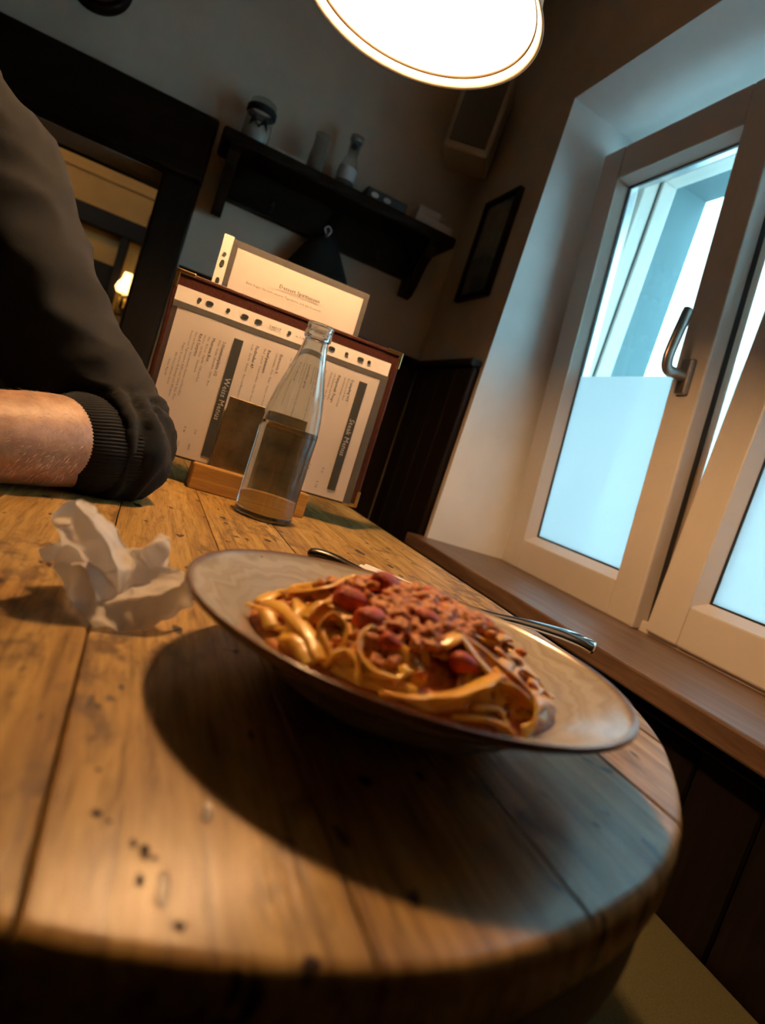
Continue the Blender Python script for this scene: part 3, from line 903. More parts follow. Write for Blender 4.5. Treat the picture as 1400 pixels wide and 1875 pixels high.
# thick under-layer following the outline
def outline(inset, n=60):
    pts = []
    for i in range(n + 1):
        x = TX0 + inset + (TX1 - TX0 - 2 * inset) * (0.5 - 0.5 * math.cos(PI * i / n))
        pts.append((x, near_edge(x) + inset))
    pts += [(TX1 - inset, 1.0), (TX1 - inset, TY1 - 0.05), (TX0 + inset, TY1 - 0.05), (TX0 + inset, 1.0)]
    return pts
def slab(inset, z0, z1):
    P = outline(inset); n = len(P)
    V = [(x, y, z0) for x, y in P] + [(x, y, z1) for x, y in P]
    F = [tuple(range(n - 1, -1, -1)), tuple(range(n, 2 * n))] + [(i, (i + 1) % n, n + (i + 1) % n, n + i) for i in range(n)]
    return V, F
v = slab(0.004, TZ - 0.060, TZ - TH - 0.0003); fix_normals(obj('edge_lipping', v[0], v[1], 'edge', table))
for yy in (0.52, 1.30):
    v = bbox(XM - 0.05, XM + 0.05, yy - 0.05, yy + 0.05, 0.05, TZ - 0.061, w=0.006); obj('column', v[0], v[1], 'dark', table)
    v = bbox(XM - 0.22, XM + 0.22, yy - 0.045, yy + 0.045, 0.0, 0.055, w=0.008); obj('foot', v[0], v[1], 'dark', table)
v = bbox(XM - 0.02, XM + 0.02, 0.571, 1.249, 0.30, 0.38, w=0.004); obj('stretcher', v[0], v[1], 'dark', table)
# small nail holes and gouges with a shape of their own
rng = random.Random(5)
for (hx, hy, hr, el) in ((0.0418, 0.1455, 0.0018, 1.0), (0.0185, 0.1879, 0.0016, 1.3), (0.0226, 0.1845, 0.0010, 1.2), (0.0296, 0.1755, 0.0010, 2.0), (0.0331, 0.1723, 0.0015, 2.2), (0.0357, 0.1698, 0.0011, 1.0),
                         (0.0318, 0.1610, 0.0011, 2.4), (0.0175, 0.2109, 0.0009, 1.5), (0.2961, 0.7577, 0.0050, 2.6), (0.3235, 0.7130, 0.0035, 2.6), (0.2322, 0.2066, 0.0013, 2.0), (0.1584, 0.6802, 0.0040, 1.6)):
    V = []
    for k in range(14):
        a = 2 * PI * k / 14
        rr = hr * (1 + 0.35 * noise.noise(Vector((math.cos(a) * 2 + hx * 300, math.sin(a) * 2, hy * 100))))
        V.append((hx + rr * math.cos(a), hy + rr * el * math.sin(a), TZ + 0.0002))
    obj('gouge', V, [tuple(range(14))], 'gouge', table)

# bench along the window wall
bn = thing('bench', 'olive upholstered bench seat along the wall under the window', 'bench', (0.53, 0.4, 0))
v = bbox(0.30, 0.728, -1.1, 1.44, 0.385, 0.452, w=0.018, seg=3); obj('seat_cushion', v[0], v[1], 'olive', bn, True)
v = bbox(0.34, 0.725, -1.08, 1.42, 0.0, 0.384, w=0.004); obj('bench_base', v[0], v[1], 'dark', bn)

# ------------------------------------------------------------------ plate of pasta
pl = thing('pasta_plate', 'wide-rimmed speckled stoneware plate with brown edge, holding the pasta', 'plate', (PCX, PCY, TZ))
prof = [(0.0, 0.0085), (0.03, 0.0088), (0.055, 0.0095), (0.070, 0.0125), (0.079, 0.0185), (0.0835, 0.0245), (0.087, 0.0278), (0.092, 0.0300), (0.104, 0.0348),
        (0.114, 0.0392), (0.1200, 0.0420), (0.1228, 0.0440), (0.1243, 0.0444), (0.1250, 0.0436), (0.1250, 0.0424), (0.1238, 0.0408), (0.118, 0.0372), (0.108, 0.0322), (0.096, 0.0268),
        (0.085, 0.0205), (0.074, 0.0105), (0.064, 0.0045), (0.056, 0.0030), (0.0545, 0.0004), (0.0505, 0.0004), (0.049, 0.0028), (0.0, 0.0032)]
pp = catmull([(a, 0, b) for a, b in prof], 90)
v = lathe([(max(0, p[0]), p[2]) for p in pp], PCX, PCY, TZ, 96)
fix_normals(obj('dish', v[0], v[1], 'plate', pl, True))

MX, MY, MR = 0.162, 0.305, 0.098
def mound(x, y):
    r2 = ((x - MX) ** 2 + (y - MY) ** 2) / MR ** 2
    r = math.hypot(x - PCX, y - PCY)
    dish = TZ + float(np.interp(r, [0, 0.055, 0.079, 0.0835, 0.104, 0.125], [0.0095, 0.0105, 0.0195, 0.0255, 0.0358, 0.0454]))
    return max(dish, 0.768 + 0.042 * max(0.0, 1 - r2) ** 0.8 if r2 < 1 else dish)
def mnormal(x, y):
    e = 0.004
    n = Vector((-(mound(x + e, y) - mound(x - e, y)) / (2 * e), -(mound(x, y + e) - mound(x, y - e)) / (2 * e), 1.0))
    n.normalize(); return n

# bed of sauce under the ribbons
V, F = [], []
NR, NA = 26, 64
V.append((MX, MY, mound(MX, MY) - 0.004))
for i in range(1, NR + 1):
    r = 0.086 * i / NR
    for k in range(NA):
        a = 2 * PI * k / NA
        x, y = MX + r * math.cos(a), MY + r * math.sin(a)
        nz = noise.noise(Vector((x * 130, y * 130, 2.0))) * 0.0022 + noise.noise(Vector((x * 320, y * 320, 7.0))) * 0.0012
        edge = max(0, (i / NR - 0.85) / 0.15)
        top = 0.0045 * math.exp(-(((x - 0.165) / 0.042) ** 2 + ((y - 0.298) / 0.036) ** 2) ** 2)
        V.append((x, y, mound(x, y) + top - 0.0055 * (1 - edge) + nz * (1 - edge) - 0.0015 * edge))
F += [(0, 1 + k, 1 + (k + 1) % NA) for k in range(NA)]
for i in range(NR - 1):
    for k in range(NA):
        a = 1 + i * NA; b = a + NA
        F.append((a + k, b + k, b + (k + 1) % NA, a + (k + 1) % NA))
# turn the bed into a closed layer
base = len(V)
for k in range(NA):
    x, y, z = V[1 + (NR - 1) * NA + k]; V.append((x, y, z - 0.002))
V.append((MX, MY, TZ + 0.0095))
o1 = 1 + (NR - 1) * NA
for k in range(NA):
    F.append((o1 + k, base + k, base + (k + 1) % NA, o1 + (k + 1) % NA))
s = obj('meat_sauce', V, F, 'meat', None, True)
tag(s, 'red-brown minced meat sauce spread under and over the pasta ribbons', 'sauce', None, 'stuff')

# minced meat crumbs lying on top, one lumpy layer
rng = random.Random(11)
ico = bmesh.new(); bmesh.ops.create_icosphere(ico, subdivisions=2, radius=1.0)
ico.verts.ensure_lookup_table(); ico.verts.index_update()
IV = [v.co.copy() for v in ico.verts]; IF = [tuple(v.index for v in f.verts) for f in ico.faces]; ico.free()
def lump(c, r, seed, squash=0.75, amp=0.55, fr=1.7):
    out = []
    for v in IV:
        d = 1 + amp * noise.noise(v * fr + Vector((seed * 3.7, seed * 1.3, seed)))
        d += 0.12 * noise.noise(v * 4.5 + Vector((seed, 0, seed * 2.0)))
        out.append((c[0] + v.x * r * d, c[1] + v.y * r * d, c[2] + v.z * r * d * squash))
    return out, IF
crumb_c = [(0.1383, 0.2836), (0.1511, 0.2856), (0.1671, 0.2922), (0.1833, 0.296), (0.195, 0.300), (0.1274, 0.3146), (0.1237, 0.3222), (0.1366, 0.2686), (0.1427, 0.2608), (0.166, 0.2744),
           (0.1224, 0.2545), (0.2044, 0.2912), (0.155, 0.312), (0.172, 0.318), (0.186, 0.315), (0.145, 0.325), (0.165, 0.335), (0.190, 0.330), (0.208, 0.305), (0.176, 0.283), (0.158, 0.268), (0.148, 0.296)]
L = []
for k, (x, y) in enumerate(crumb_c):
    for q in range(30):
        dx, dy = rng.gauss(0, 0.0075), rng.gauss(0, 0.0075)
        r = rng.uniform(0.0016, 0.0038)
        px, py = x + dx, y + dy
        L.append(lump((px, py, mound(px, py) + rng.uniform(0.0, 0.0045)), r, k * 20 + q, rng.uniform(0.7, 1.0)))
for x, y in ((0.1735, 0.2377), (0.1773, 0.2313), (0.1835, 0.2305), (0.1695, 0.2517), (0.128, 0.2449), (0.1424, 0.2503), (0.2162, 0.2536), (0.204, 0.2436), (0.212, 0.262), (0.111, 0.264)):
    for q in range(4):
        px, py = x + rng.gauss(0, 0.004), y + rng.gauss(0, 0.004)
        L.append(lump((px, py, mound(px, py) + 0.0005), rng.uniform(0.0013, 0.0027), q + x * 900, 0.9))
V, F, N = remeshed(join(*L), 0.0010, 1)
dd = np.array([0.0009 * noise.noise(Vector(p) * 380) + 0.0005 * noise.noise(Vector(p) * 900) for p in V])
V = V + N * dd[:, None]
s = obj('meat_crumbs', V, F, 'meat', None, True)
tag(s, 'glistening crumbs of minced meat heaped on top of the pasta', 'minced meat', None, 'stuff')

def tom(x, y, r, sx, sy, ang, label, dz=0.002):
    vf = ([], IF)
    for q in IV:
        k = (abs(q.x) ** 4 + abs(q.y) ** 4 + abs(q.z) ** 4) ** 0.25
        w = q / k * (0.92 + 0.22 * noise.noise(q * 1.3 + Vector((x * 500, 1, y * 400))) + 0.10 * noise.noise(q * 4.0 + Vector((3, x * 700, 2))))
        vf[0].append((w.x, w.y, w.z * (1.0 - 0.35 * w.x)))
    m = Matrix.Translation((x, y, mound(x, y) + dz)) @ Matrix.Rotation(ang, 4, 'Z') @ Matrix.Rotation(0.3, 4, 'X') @ Matrix.Diagonal((r * 0.82 * sx, r * 0.82 * sy, r * 0.66, 1))
    v = xf(vf, m)
    o = obj('tomato_chunk', v[0], v[1], 'tomato', None, True)
    md = o.modifiers.new('smooth', 'SUBSURF'); md.levels = 1; md.render_levels = 1
    tag(o, label, 'tomato', 'tomato chunks in the pasta sauce')
tom(0.1440, 0.3160, 0.0100, 1.3, 0.9, 0.5, 'tall red tomato chunk at the very top of the pasta heap', 0.004)
tom(0.1185, 0.2930, 0.0092, 1.4, 0.9, -0.2, 'red tomato chunk on the left shoulder of the pasta heap')
tom(0.1235, 0.2720, 0.0100, 1.3, 1.0, 0.3, 'large dark red tomato chunk above the curled ribbon, front of heap')
tom(0.1525, 0.2720, 0.0085, 1.2, 1.0, 0.1, 'tomato chunk in the middle of the heap below the mince')
tom(0.2000, 0.2950, 0.0088, 1.2, 1.0, 0.8, 'dark tomato chunk on the right shoulder of the pasta heap')
tom(0.1780, 0.3230, 0.0080, 1.3, 0.9, 0.0, 'tomato chunk at the back right of the pasta heap')
tom(0.1280, 0.2560, 0.0072, 1.2, 1.0, 1.0, 'small tomato chunk low on the front of the heap')
tom(0.1640, 0.2460, 0.0070, 1.5, 0.9, 0.0, 'small tomato chunk tucked above the broad front ribbon')

def ribbon(P, width, thick=0.0016, roll=0.0, roll2=None, lift=0.0, label=None, n=26, wave=0.0, seed=0):
    P = catmull(P, n)
    T = np.gradient(P, axis=0); T /= np.linalg.norm(T, axis=1)[:, None] + 1e-12
    roll2 = roll if roll2 is None else roll2
    V, F = [], []
    cs = []
    for k in range(10):
        a = 2 * PI * k / 10
        c, s_ = math.cos(a), math.sin(a)
        cs.append((math.copysign(abs(c) ** 0.55, c), math.copysign(abs(s_) ** 0.8, s_)))
    for i, p in enumerate(P):
        nr = np.array(mnormal(p[0], p[1]))
        t = T[i]
        nr = nr - t * (nr @ t); nr /= np.linalg.norm(nr) + 1e-9
        sd = np.cross(t, nr)
        a = roll + (roll2 - roll) * i / (n - 1)
        a += wave * math.sin(i * 0.7 + seed)
        u = sd * math.cos(a) + nr * math.sin(a)
        w = -sd * math.sin(a) + nr * math.cos(a)
        e = min(1.0, 0.75 + 0.5 * min(i, n - 1 - i))
        ww = width * (1 + 0.06 * math.sin(i * 0.9 + seed)) * e
        cup = 0.10 * width
        for c, s_ in cs:
            V.append(p + nr * lift + u * c * ww / 2 + w * (s_ * thick / 2 - cup * (c * c - 0.5)))
    m = len(cs)
    for i in range(n - 1):
        for k in range(m):
            F.append((i * m + k, i * m + (k + 1) % m, (i + 1) * m + (k + 1) % m, (i + 1) * m + k))
    F.append(tuple(range(m - 1, -1, -1))); F.append(tuple((n - 1) * m + k for k in range(m)))
    o = obj('pasta_ribbon', V, F, 'pasta', None, True)
    tag(o, label or 'sauce-coated tagliatelle ribbon in the heap of pasta', 'pasta', 'tagliatelle ribbons on the plate')
    return o
H = {
 1: [(0.084, 0.322, 0.7860), (0.0873, 0.3038, 0.7899), (0.0932, 0.2775, 0.7905), (0.0964, 0.2639, 0.788), (0.0985, 0.2545, 0.7845)],
 2: [(0.0765, 0.3184, 0.7830), (0.0800, 0.3000, 0.7875), (0.0819, 0.288, 0.7839)],
 3: [(0.0838, 0.2755, 0.7836), (0.089, 0.269, 0.7864), (0.0941, 0.2544, 0.7822)],
 4: [(0.0985, 0.2672, 0.788), (0.1000, 0.2730, 0.7945), (0.1060, 0.2757, 0.7985), (0.1115, 0.2690, 0.7960), (0.1085, 0.2595, 0.7880), (0.1016, 0.256, 0.785)],
 5: [(0.0995, 0.2510, 0.7838), (0.1029, 0.2526, 0.7888), (0.1078, 0.2522, 0.7913), (0.1118, 0.2458, 0.789), (0.1115, 0.239, 0.7829)],
 6: [(0.1226, 0.2635, 0.8010), (0.1155, 0.2576, 0.7975), (0.1130, 0.2492, 0.7924), (0.1176, 0.2420, 0.7895), (0.1232, 0.2381, 0.7892), (0.1287, 0.2369, 0.7905), (0.1300, 0.2412, 0.7935)],
 7: [(0.1190, 0.2313, 0.7826), (0.1381, 0.2273, 0.7868), (0.1532, 0.2285, 0.7908), (0.1686, 0.2355, 0.7953), (0.1770, 0.2430, 0.7975)],
 8: [(0.1679, 0.2666, 0.8064), (0.1744, 0.2560, 0.8046), (0.1832, 0.2475, 0.8006), (0.1933, 0.2423, 0.7958), (0.1989, 0.2344, 0.7902), (0.1945, 0.2238, 0.7822)],
 9: [(0.176, 0.2397, 0.7954), (0.1879, 0.2378, 0.7944), (0.1969, 0.2331, 0.7889), (0.195, 0.2251, 0.783), (0.1867, 0.2194, 0.781)],
 10: [(0.1502, 0.2215, 0.783), (0.1633, 0.2206, 0.7849), (0.1734, 0.2189, 0.7834), (0.1782, 0.2165, 0.7808)],
 11: [(0.1604, 0.2249, 0.787), (0.1733, 0.2255, 0.788), (0.1771, 0.2204, 0.783)],
 12: [(0.2007, 0.2364, 0.7862), (0.2120, 0.2450, 0.7880), (0.2244, 0.2539, 0.7849)],
 13: [(0.1959, 0.2765, 0.8047), (0.2050, 0.2810, 0.8060), (0.2115, 0.2863, 0.8037)],
 14: [(0.0941, 0.3175, 0.7937), (0.1098, 0.3125, 0.802), (0.125, 0.328, 0.8060), (0.1331, 0.333, 0.8080)],
 15: [(0.0943, 0.285, 0.7922), (0.1015, 0.2920, 0.7985), (0.1095, 0.2966, 0.7995)],
 16: [(0.1560, 0.345, 0.8060), (0.166, 0.343, 0.8075), (0.178, 0.342, 0.8050)],
 17: [(0.1520, 0.2546, 0.8021), (0.1640, 0.2588, 0.8068), (0.1724, 0.2488, 0.8008), (0.1800, 0.2420, 0.7960)],
}
HL = {
 1: ('broad golden ribbon running down the left front of the pasta', 0.0085, 0.1, 0.5), 2: ('short folded ribbon end at the far left of the pasta', 0.0080, 0.7, 0.3),
 3: ('short knobbly ribbon at the lower left of the pasta', 0.0075, 0.3, 0.2), 4: ('ribbon curled into a small open ring, left front', 0.0075, 1.35, 1.45),
 5: ('arched ribbon at the front just right of the knobbly one', 0.0070, 1.0, 1.2), 6: ('thin S-shaped ribbon in the middle of the front', 0.0062, 1.1, 0.7),
 7: ('broadest ribbon lying flat across the front rim', 0.0150, 1.15, 0.85), 8: ('long ribbon sweeping down the right front', 0.0078, 0.5, 1.0),
 9: ('ribbon bending in a bow at the lower right', 0.0075, 0.9, 1.2), 10: ('lowest ribbon touching the front rim', 0.0070, 0.9, 0.9),
 11: ('small hooked ribbon end just above the lowest ribbon', 0.0065, 0.8, 1.0), 12: ('lone short ribbon stub at the far right of the well', 0.0075, 0.2, 0.2),
 13: ('pale ribbon stub poking out of the right shoulder', 0.0070, 0.3, 0.3), 14: ('ribbon crossing the upper left back of the heap', 0.0080, 0.4, 0.2),
 15: ('short ribbon between the left broad ribbon and the mince', 0.0080, 0.3, 0.3), 16: ('thin ribbon along the back crest of the heap', 0.0050, 0.8, 0.8),
 17: ('bent broad ribbon folded over near the middle', 0.0125, 0.5, 0.3),
}
for k, P in H.items():
    lb, w, r1, r2 = HL[k]
    ribbon(P, w, 0.0019, r1, r2, 0.0008, lb, 34, 0.05, k)
rng = random.Random(3)
for k in range(46):
    a = rng.uniform(0, 2 * PI); r = 0.082 * math.sqrt(rng.uniform(0.12, 1.0))
    x, y = MX + r * math.cos(a), MY + r * math.sin(a)
    th = a + PI / 2 + rng.uniform(-0.7, 0.7); kap = rng.uniform(-45, 45); ln = rng.uniform(0.035, 0.075)
    P = []
    for q in range(6):
        t = (q / 5 - 0.5) * ln
        hh = th + kap * t
        px = x + math.cos(hh) * t; py = y + math.sin(hh) * t
        d = math.hypot(px - PCX, py - PCY)
        if d > 0.083:
            px = PCX + (px - PCX) * 0.083 / d; py = PCY + (py - PCY) * 0.083 / d
        P.append((px, py, mound(px, py) + 0.0012 * math.sin(q * 1.7 + k) - 0.0008))
    ribbon(P, rng.uniform(0.0075, 0.0100), 0.0019, rng.uniform(-0.6, 0.9), rng.uniform(-0.6, 0.9), 0.0, None, 18, 0.08, k)

# ------------------------------------------------------------------ folded napkin and cutlery behind the plate
fn = thing('folded_napkin', 'flat folded white napkin under the cutlery behind the plate', 'napkin', (0.33, 0.53, TZ))
def sheet(poly, z0, z1, name):
    n = len(poly)
    V = [(x, y, z0) for x, y in poly] + [(x, y, z1 + 0.001 * math.sin(i * 2.1)) for i, (x, y) in enumerate(poly)]
    F = [tuple(range(n - 1, -1, -1)), tuple(range(n, 2 * n))] + [(i, (i + 1) % n, n + (i + 1) % n, n + i) for i in range(n)]
    fix_normals(obj(name, V, F, 'napkin', fn))
sheet([(0.232, 0.600), (0.262, 0.655), (0.300, 0.638), (0.418, 0.480), (0.396, 0.420), (0.360, 0.420)], TZ + 0.0003, TZ + 0.004, 'lower_fold')
sheet([(0.240, 0.603), (0.264, 0.646), (0.296, 0.628), (0.405, 0.478), (0.386, 0.430), (0.360, 0.432)], TZ + 0.0045, TZ + 0.0075, 'upper_fold')
fk = thing('fork', 'polished steel fork, handle end pointing right past the plate rim', 'fork', (0.36, 0.50, TZ + 0.009))
hp = catmull([(0.432, 0.456, TZ + 0.0195), (0.421, 0.4640, TZ + 0.0215), (0.405, 0.4760, TZ + 0.0215), (0.380, 0.496, TZ + 0.0185), (0.352, 0.519, TZ + 0.0135), (0.325, 0.540, TZ + 0.0120), (0.308, 0.553, TZ + 0.0125)], 40)
wv = np.interp(np.linspace(0, 1, 40), [0, 0.04, 0.25, 0.6, 0.9, 1.0], [0.0085, 0.0110, 0.0095, 0.0050, 0.0042, 0.0060])
v = tube(hp, np.stack([wv, np.interp(np.linspace(0, 1, 40), [0, 0.3, 1], [0.0046, 0.0036, 0.0015])], 1), 14, ref=(-0.22, -0.28, 0.90)); obj('handle', v[0], v[1], 'cutlery', fk, True)
d = np.array([-0.78, 0.62, 0]); d /= np.linalg.norm(d); sd = np.array([0.62, 0.78, 0]); sd /= np.linalg.norm(sd)
b0 = np.array([0.308, 0.553, TZ + 0.0125])
v = tube(np.array([b0, b0 + d * 0.008, b0 + d * 0.016]), np.array([[0.0060, 0.0013], [0.0110, 0.0013], [0.0115, 0.0012]]), 14); obj('neck', v[0], v[1], 'cutlery', fk, True)
for q in (-1.5, -0.5, 0.5, 1.5):
    p0 = b0 + d * 0.014 + sd * q * 0.0058
    v = tube(catmull([p0, p0 + d * 0.018 + (0, 0, -0.002), p0 + d * 0.036, p0 + d * 0.043 + (0, 0, 0.001)], 10), np.linspace(0.0017, 0.0007, 10), 8); obj('tine', v[0], v[1], 'cutlery', fk, True)
kn = thing('dark_utensil', 'knife with the dark reflection on its metal handle painted black, behind the plate', 'utensil', (0.21, 0.575, TZ + 0.008))
hp = catmull([(0.1790, 0.5870, TZ + 0.0150), (0.186, 0.5840, TZ + 0.0185), (0.200, 0.5775, TZ + 0.0190), (0.220, 0.5685, TZ + 0.0160), (0.245, 0.5570, TZ + 0.0120), (0.262, 0.549, TZ + 0.0105)], 30)
v = tube(hp, np.stack([np.interp(np.linspace(0, 1, 30), [0, 0.08, 0.5, 1], [0.0055, 0.0085, 0.0080, 0.0070]), np.interp(np.linspace(0, 1, 30), [0, 0.1, 1], [0.0032, 0.0050, 0.0035])], 1), 14)
obj('handle', v[0], v[1], 'black', kn, True)
V = []
bd = [(0.260, 0.546), (0.284, 0.526), (0.312, 0.502), (0.334, 0.482), (0.341, 0.474)]
nw = [0.008, 0.009, 0.009, 0.006, 0.0005]
for (x, y), w_ in zip(bd, nw):
    V += [(x + 0.004, y + 0.009, TZ + 0.0112), (x + 0.004 - 0.42 * w_ * 2, y + 0.009 - 0.9 * w_ * 2, TZ + 0.0100), (x + 0.004 - 0.42 * w_ * 2, y + 0.009 - 0.9 * w_ * 2, TZ + 0.0097), (x + 0.004, y + 0.009, TZ + 0.0096)]
F = [(4 * i + k, 4 * i + (k + 1) % 4, 4 * i + 4 + (k + 1) % 4, 4 * i + 4 + k) for i in range(4) for k in range(4)] + [(3, 2, 1, 0), (16, 17, 18, 19)]
fix_normals(obj('blade', V, F, 'cutlery', kn))

# ------------------------------------------------------------------ crumpled napkin
def crumple(p, s1=38, a1=0.008, seed=0.0):
    v = Vector(p)
    q = v * s1 + Vector((seed, seed * 2, seed * 3))
    def ridge(w):
        return (1 - 2 * abs(noise.noise(w)))
    d = Vector((ridge(q), ridge(q + Vector((17, 3, 9))), ridge(q + Vector((5, 31, 2))))) * a1
    q2 = v * s1 * 2.3 + Vector((seed * 5, 1, 2))
    d += Vector((ridge(q2), ridge(q2 + Vector((7, 3, 19))), ridge(q2 + Vector((5, 11, 2))))) * a1 * 0.38
    return v + d - Vector((0.35, 0.35, 0.35)) * a1
NP = dict(a1=(-0.0320, 0.3720, 0.7944), a2=(-0.0294, 0.3720, 0.7870), a3=(-0.0236, 0.3740, 0.8025), a4=(-0.0217, 0.3700, 0.8019), a5=(-0.0209, 0.3660, 0.7845), a6=(-0.0069, 0.3640, 0.7739), r1=(-0.0178, 0.3620, 0.8039), r2=(-0.0048, 0.3560, 0.7932), r3=(0.0084, 0.3520, 0.7748), c1=(-0.0139, 0.3720, 0.8040), c2=(-0.0060, 0.3760, 0.7974), c3=(0.0027, 0.3800, 0.7900), c4=(0.0108, 0.3840, 0.7811), g=(0.0036, 0.3600, 0.7712), f1=(-0.0337, 0.3880, 0.7689), f2=(-0.0278, 0.3900, 0.7725), f3=(-0.0200, 0.3840, 0.7773), f4=(-0.0069, 0.3720, 0.7709), f5=(-0.0223, 0.3780, 0.7648), f6=(-0.0300, 0.3840, 0.7645), b1=(-0.0246, 0.3720, 0.7641), b2=(-0.0205, 0.3680, 0.7694), b3=(-0.0070, 0.3480, 0.7769), b4=(0.0033, 0.3400, 0.7593), b5=(0.0034, 0.3292, 0.7512), b6=(-0.0098, 0.3580, 0.7541), b7=(-0.0147, 0.3640, 0.7569), m1=(-0.0010, 0.3520, 0.7741), m2=(0.0120, 0.3580, 0.7611), m3=(0.0067, 0.3460, 0.7597), k1=(0.0185, 0.3340, 0.7512), k2=(0.0266, 0.3357, 0.7512), k3=(0.0414, 0.3530, 0.7548), k4=(0.0545, 0.3660, 0.7604), t2=(0.0185, 0.3420, 0.7656), t3=(0.0332, 0.3460, 0.7705), t4=(0.0421, 0.3560, 0.7741), t5=(0.0458, 0.3620, 0.7779), n1=(0.0192, 0.3600, 0.7659), n2=(0.0269, 0.3640, 0.7709), n3=(0.0348, 0.3680, 0.7742), n4=(0.0409, 0.3720, 0.7781), o1=(0.0120, 0.3860, 0.7809), o2=(0.0168, 0.3800, 0.7797), o3=(0.0167, 0.3700, 0.7719), p1=(0.0200, 0.3840, 0.7845), p2=(0.0257, 0.3860, 0.7932), p3=(0.0317, 0.3840, 0.7943), p4=(0.0344, 0.3800, 0.7898), p5=(0.0328, 0.3740, 0.7816), p6=(0.0361, 0.3700, 0.7785), p7=(0.0242, 0.3720, 0.7751), p8=(0.0207, 0.3780, 0.7799), p9=(0.0260, 0.3740, 0.7896),
          q1=(-0.014, 0.395, 0.7512), q2=(0.016, 0.402, 0.7512), q3=(0.036, 0.396, 0.7512))
NT_ = ('a1 a2 a5,a1 a5 a4,a1 a4 a3,a3 a4 r1,a4 a5 r1,a5 r2 r1,a5 a6 r2,a6 g r2,g r3 r2,r1 c1 a3,r1 r2 c1,r2 c2 c1,r2 c3 c2,r2 r3 c3,r3 c4 c3,'
       'f1 f6 f2,f2 f6 f5,f2 f5 f3,f3 f5 f4,b1 b7 b2,b2 b7 b3,b7 b6 b3,b6 b4 b3,b6 b5 b4,b3 m1 m3,b3 m3 b4,m1 m2 m3,m1 g m2,g r3 m2,a6 g m1,a6 m1 b3,f4 a6 b3,'
       'b4 b5 m3,b5 k1 m3,m3 k1 t2,k1 k2 t2,t2 k2 t3,k2 k3 t3,t3 k3 t4,k3 k4 t4,t4 k4 t5,m2 t2 m3,m2 n1 t2,n1 t3 t2,n1 n2 t3,n2 t4 t3,n2 n3 t4,n3 t5 t4,n3 n4 t5,'
       'r3 o3 c4,c4 o3 o1,o1 o3 o2,r3 m2 o3,m2 n1 o3,o3 n1 o2,n1 n2 o2,p1 p2 p9,p2 p3 p9,p3 p4 p9,p4 p5 p9,p5 p7 p9,p7 p8 p9,p8 p1 p9,p5 p6 p7,o2 p8 p7,o2 p1 p8,o1 p1 o2,p7 n2 o2,'
       'p7 n3 n2,p6 n4 n3,p7 p6 n3,c3 q2 c4,c4 q2 o1,o1 q2 p1,p1 q3 p2,q2 q3 p1,p2 q3 p3,p3 q3 p4,a1 q1 c1,c1 q1 q2,c1 q2 c3,f2 q1 f3,b6 b7 q1,b1 q1 b7')
VI, V, F = {}, [], []
def nv(p):
    k = tuple(round(c, 5) for c in p)
    if k not in VI:
        VI[k] = len(V); V.append(p)
    return VI[k]
SUB = 9
for tri in NT_.split(','):
    A, B, C_ = (Vector(NP[k]) for k in tri.split())
    g = {}
    for i in range(SUB + 1):
        for k in range(SUB + 1 - i):
            g[i, k] = nv(A + (B - A) * (i / SUB) + (C_ - A) * (k / SUB))
    for i in range(SUB):
        for k in range(SUB - i):
            F.append((g[i, k], g[i + 1, k], g[i, k + 1]))
            if k < SUB - i - 1:
                F.append((g[i + 1, k], g[i + 1, k + 1], g[i, k + 1]))
for i, p in enumerate(V):
    q = crumple((p[0], p[1], p[2] - TZ), 75, 0.0024, 1.7)
    V[i] = (q.x, q.y, TZ + max(0.0008, q.z))
v = (V, F)
nk = obj('crumpled_napkin', v[0], v[1], 'napkin', None, True)
ms = nk.modifiers.new('soften', 'SMOOTH'); ms.factor = 0.5; ms.iterations = 2
tag(nk, 'crumpled white paper napkin on the table left of the plate', 'napkin')

# ------------------------------------------------------------------ water bottle
BX, BY = 0.176, 0.828
wbt = thing('water_bottle', 'clear glass bottle half full of water in front of the menu', 'bottle', (BX, BY, TZ))
outer = [(0.0, 0.0030), (0.020, 0.0022), (0.030, 0.0006), (0.0345, 0.0006), (0.0378, 0.0030), (0.0385, 0.008), (0.0386, 0.05), (0.0385, 0.100), (0.0388, 0.116), (0.0382, 0.130), (0.0360, 0.148), (0.0318, 0.170), (0.0262, 0.192), (0.0212, 0.212), (0.0176, 0.228), (0.0160, 0.238),
         (0.0158, 0.242), (0.0178, 0.2445), (0.0178, 0.2520), (0.0165, 0.2540), (0.0172, 0.2565), (0.0178, 0.2590), (0.0168, 0.2622), (0.0150, 0.2630)]
inner = [(0.0138, 0.2622), (0.0132, 0.2560), (0.0130, 0.2400), (0.0148, 0.2280), (0.0186, 0.2110), (0.0236, 0.1910), (0.0292, 0.1690), (0.0333, 0.1475), (0.0354, 0.1300), (0.0360, 0.1150), (0.0358, 0.100), (0.0358, 0.012), (0.0345, 0.0085), (0.0300, 0.0068), (0.0150, 0.0080), (0.0, 0.0090)]
prof = [(p[0], p[2]) for p in catmull([(a, 0, b) for a, b in outer + inner], 150)]
prof = [(max(0.0, a), max(0.0004, b)) for a, b in prof]
v = lathe(prof, BX, BY, TZ, 72); fix_normals(obj('glass', v[0], v[1], 'bottle', wbt, True))
LV = 0.1245
wp = [(0.0, 0.0092), (0.0150, 0.0083), (0.0300, 0.0071), (0.0346, 0.0088), (0.0361, 0.0125), (0.0361, 0.100), (0.0362, 0.115), (0.0360, LV + 0.0010), (0.0345, LV + 0.0002), (0.0320, LV), (0.0, LV)]
v = lathe(wp, BX, BY, TZ, 72); fix_normals(obj('water', v[0], v[1], 'water', wbt, True))

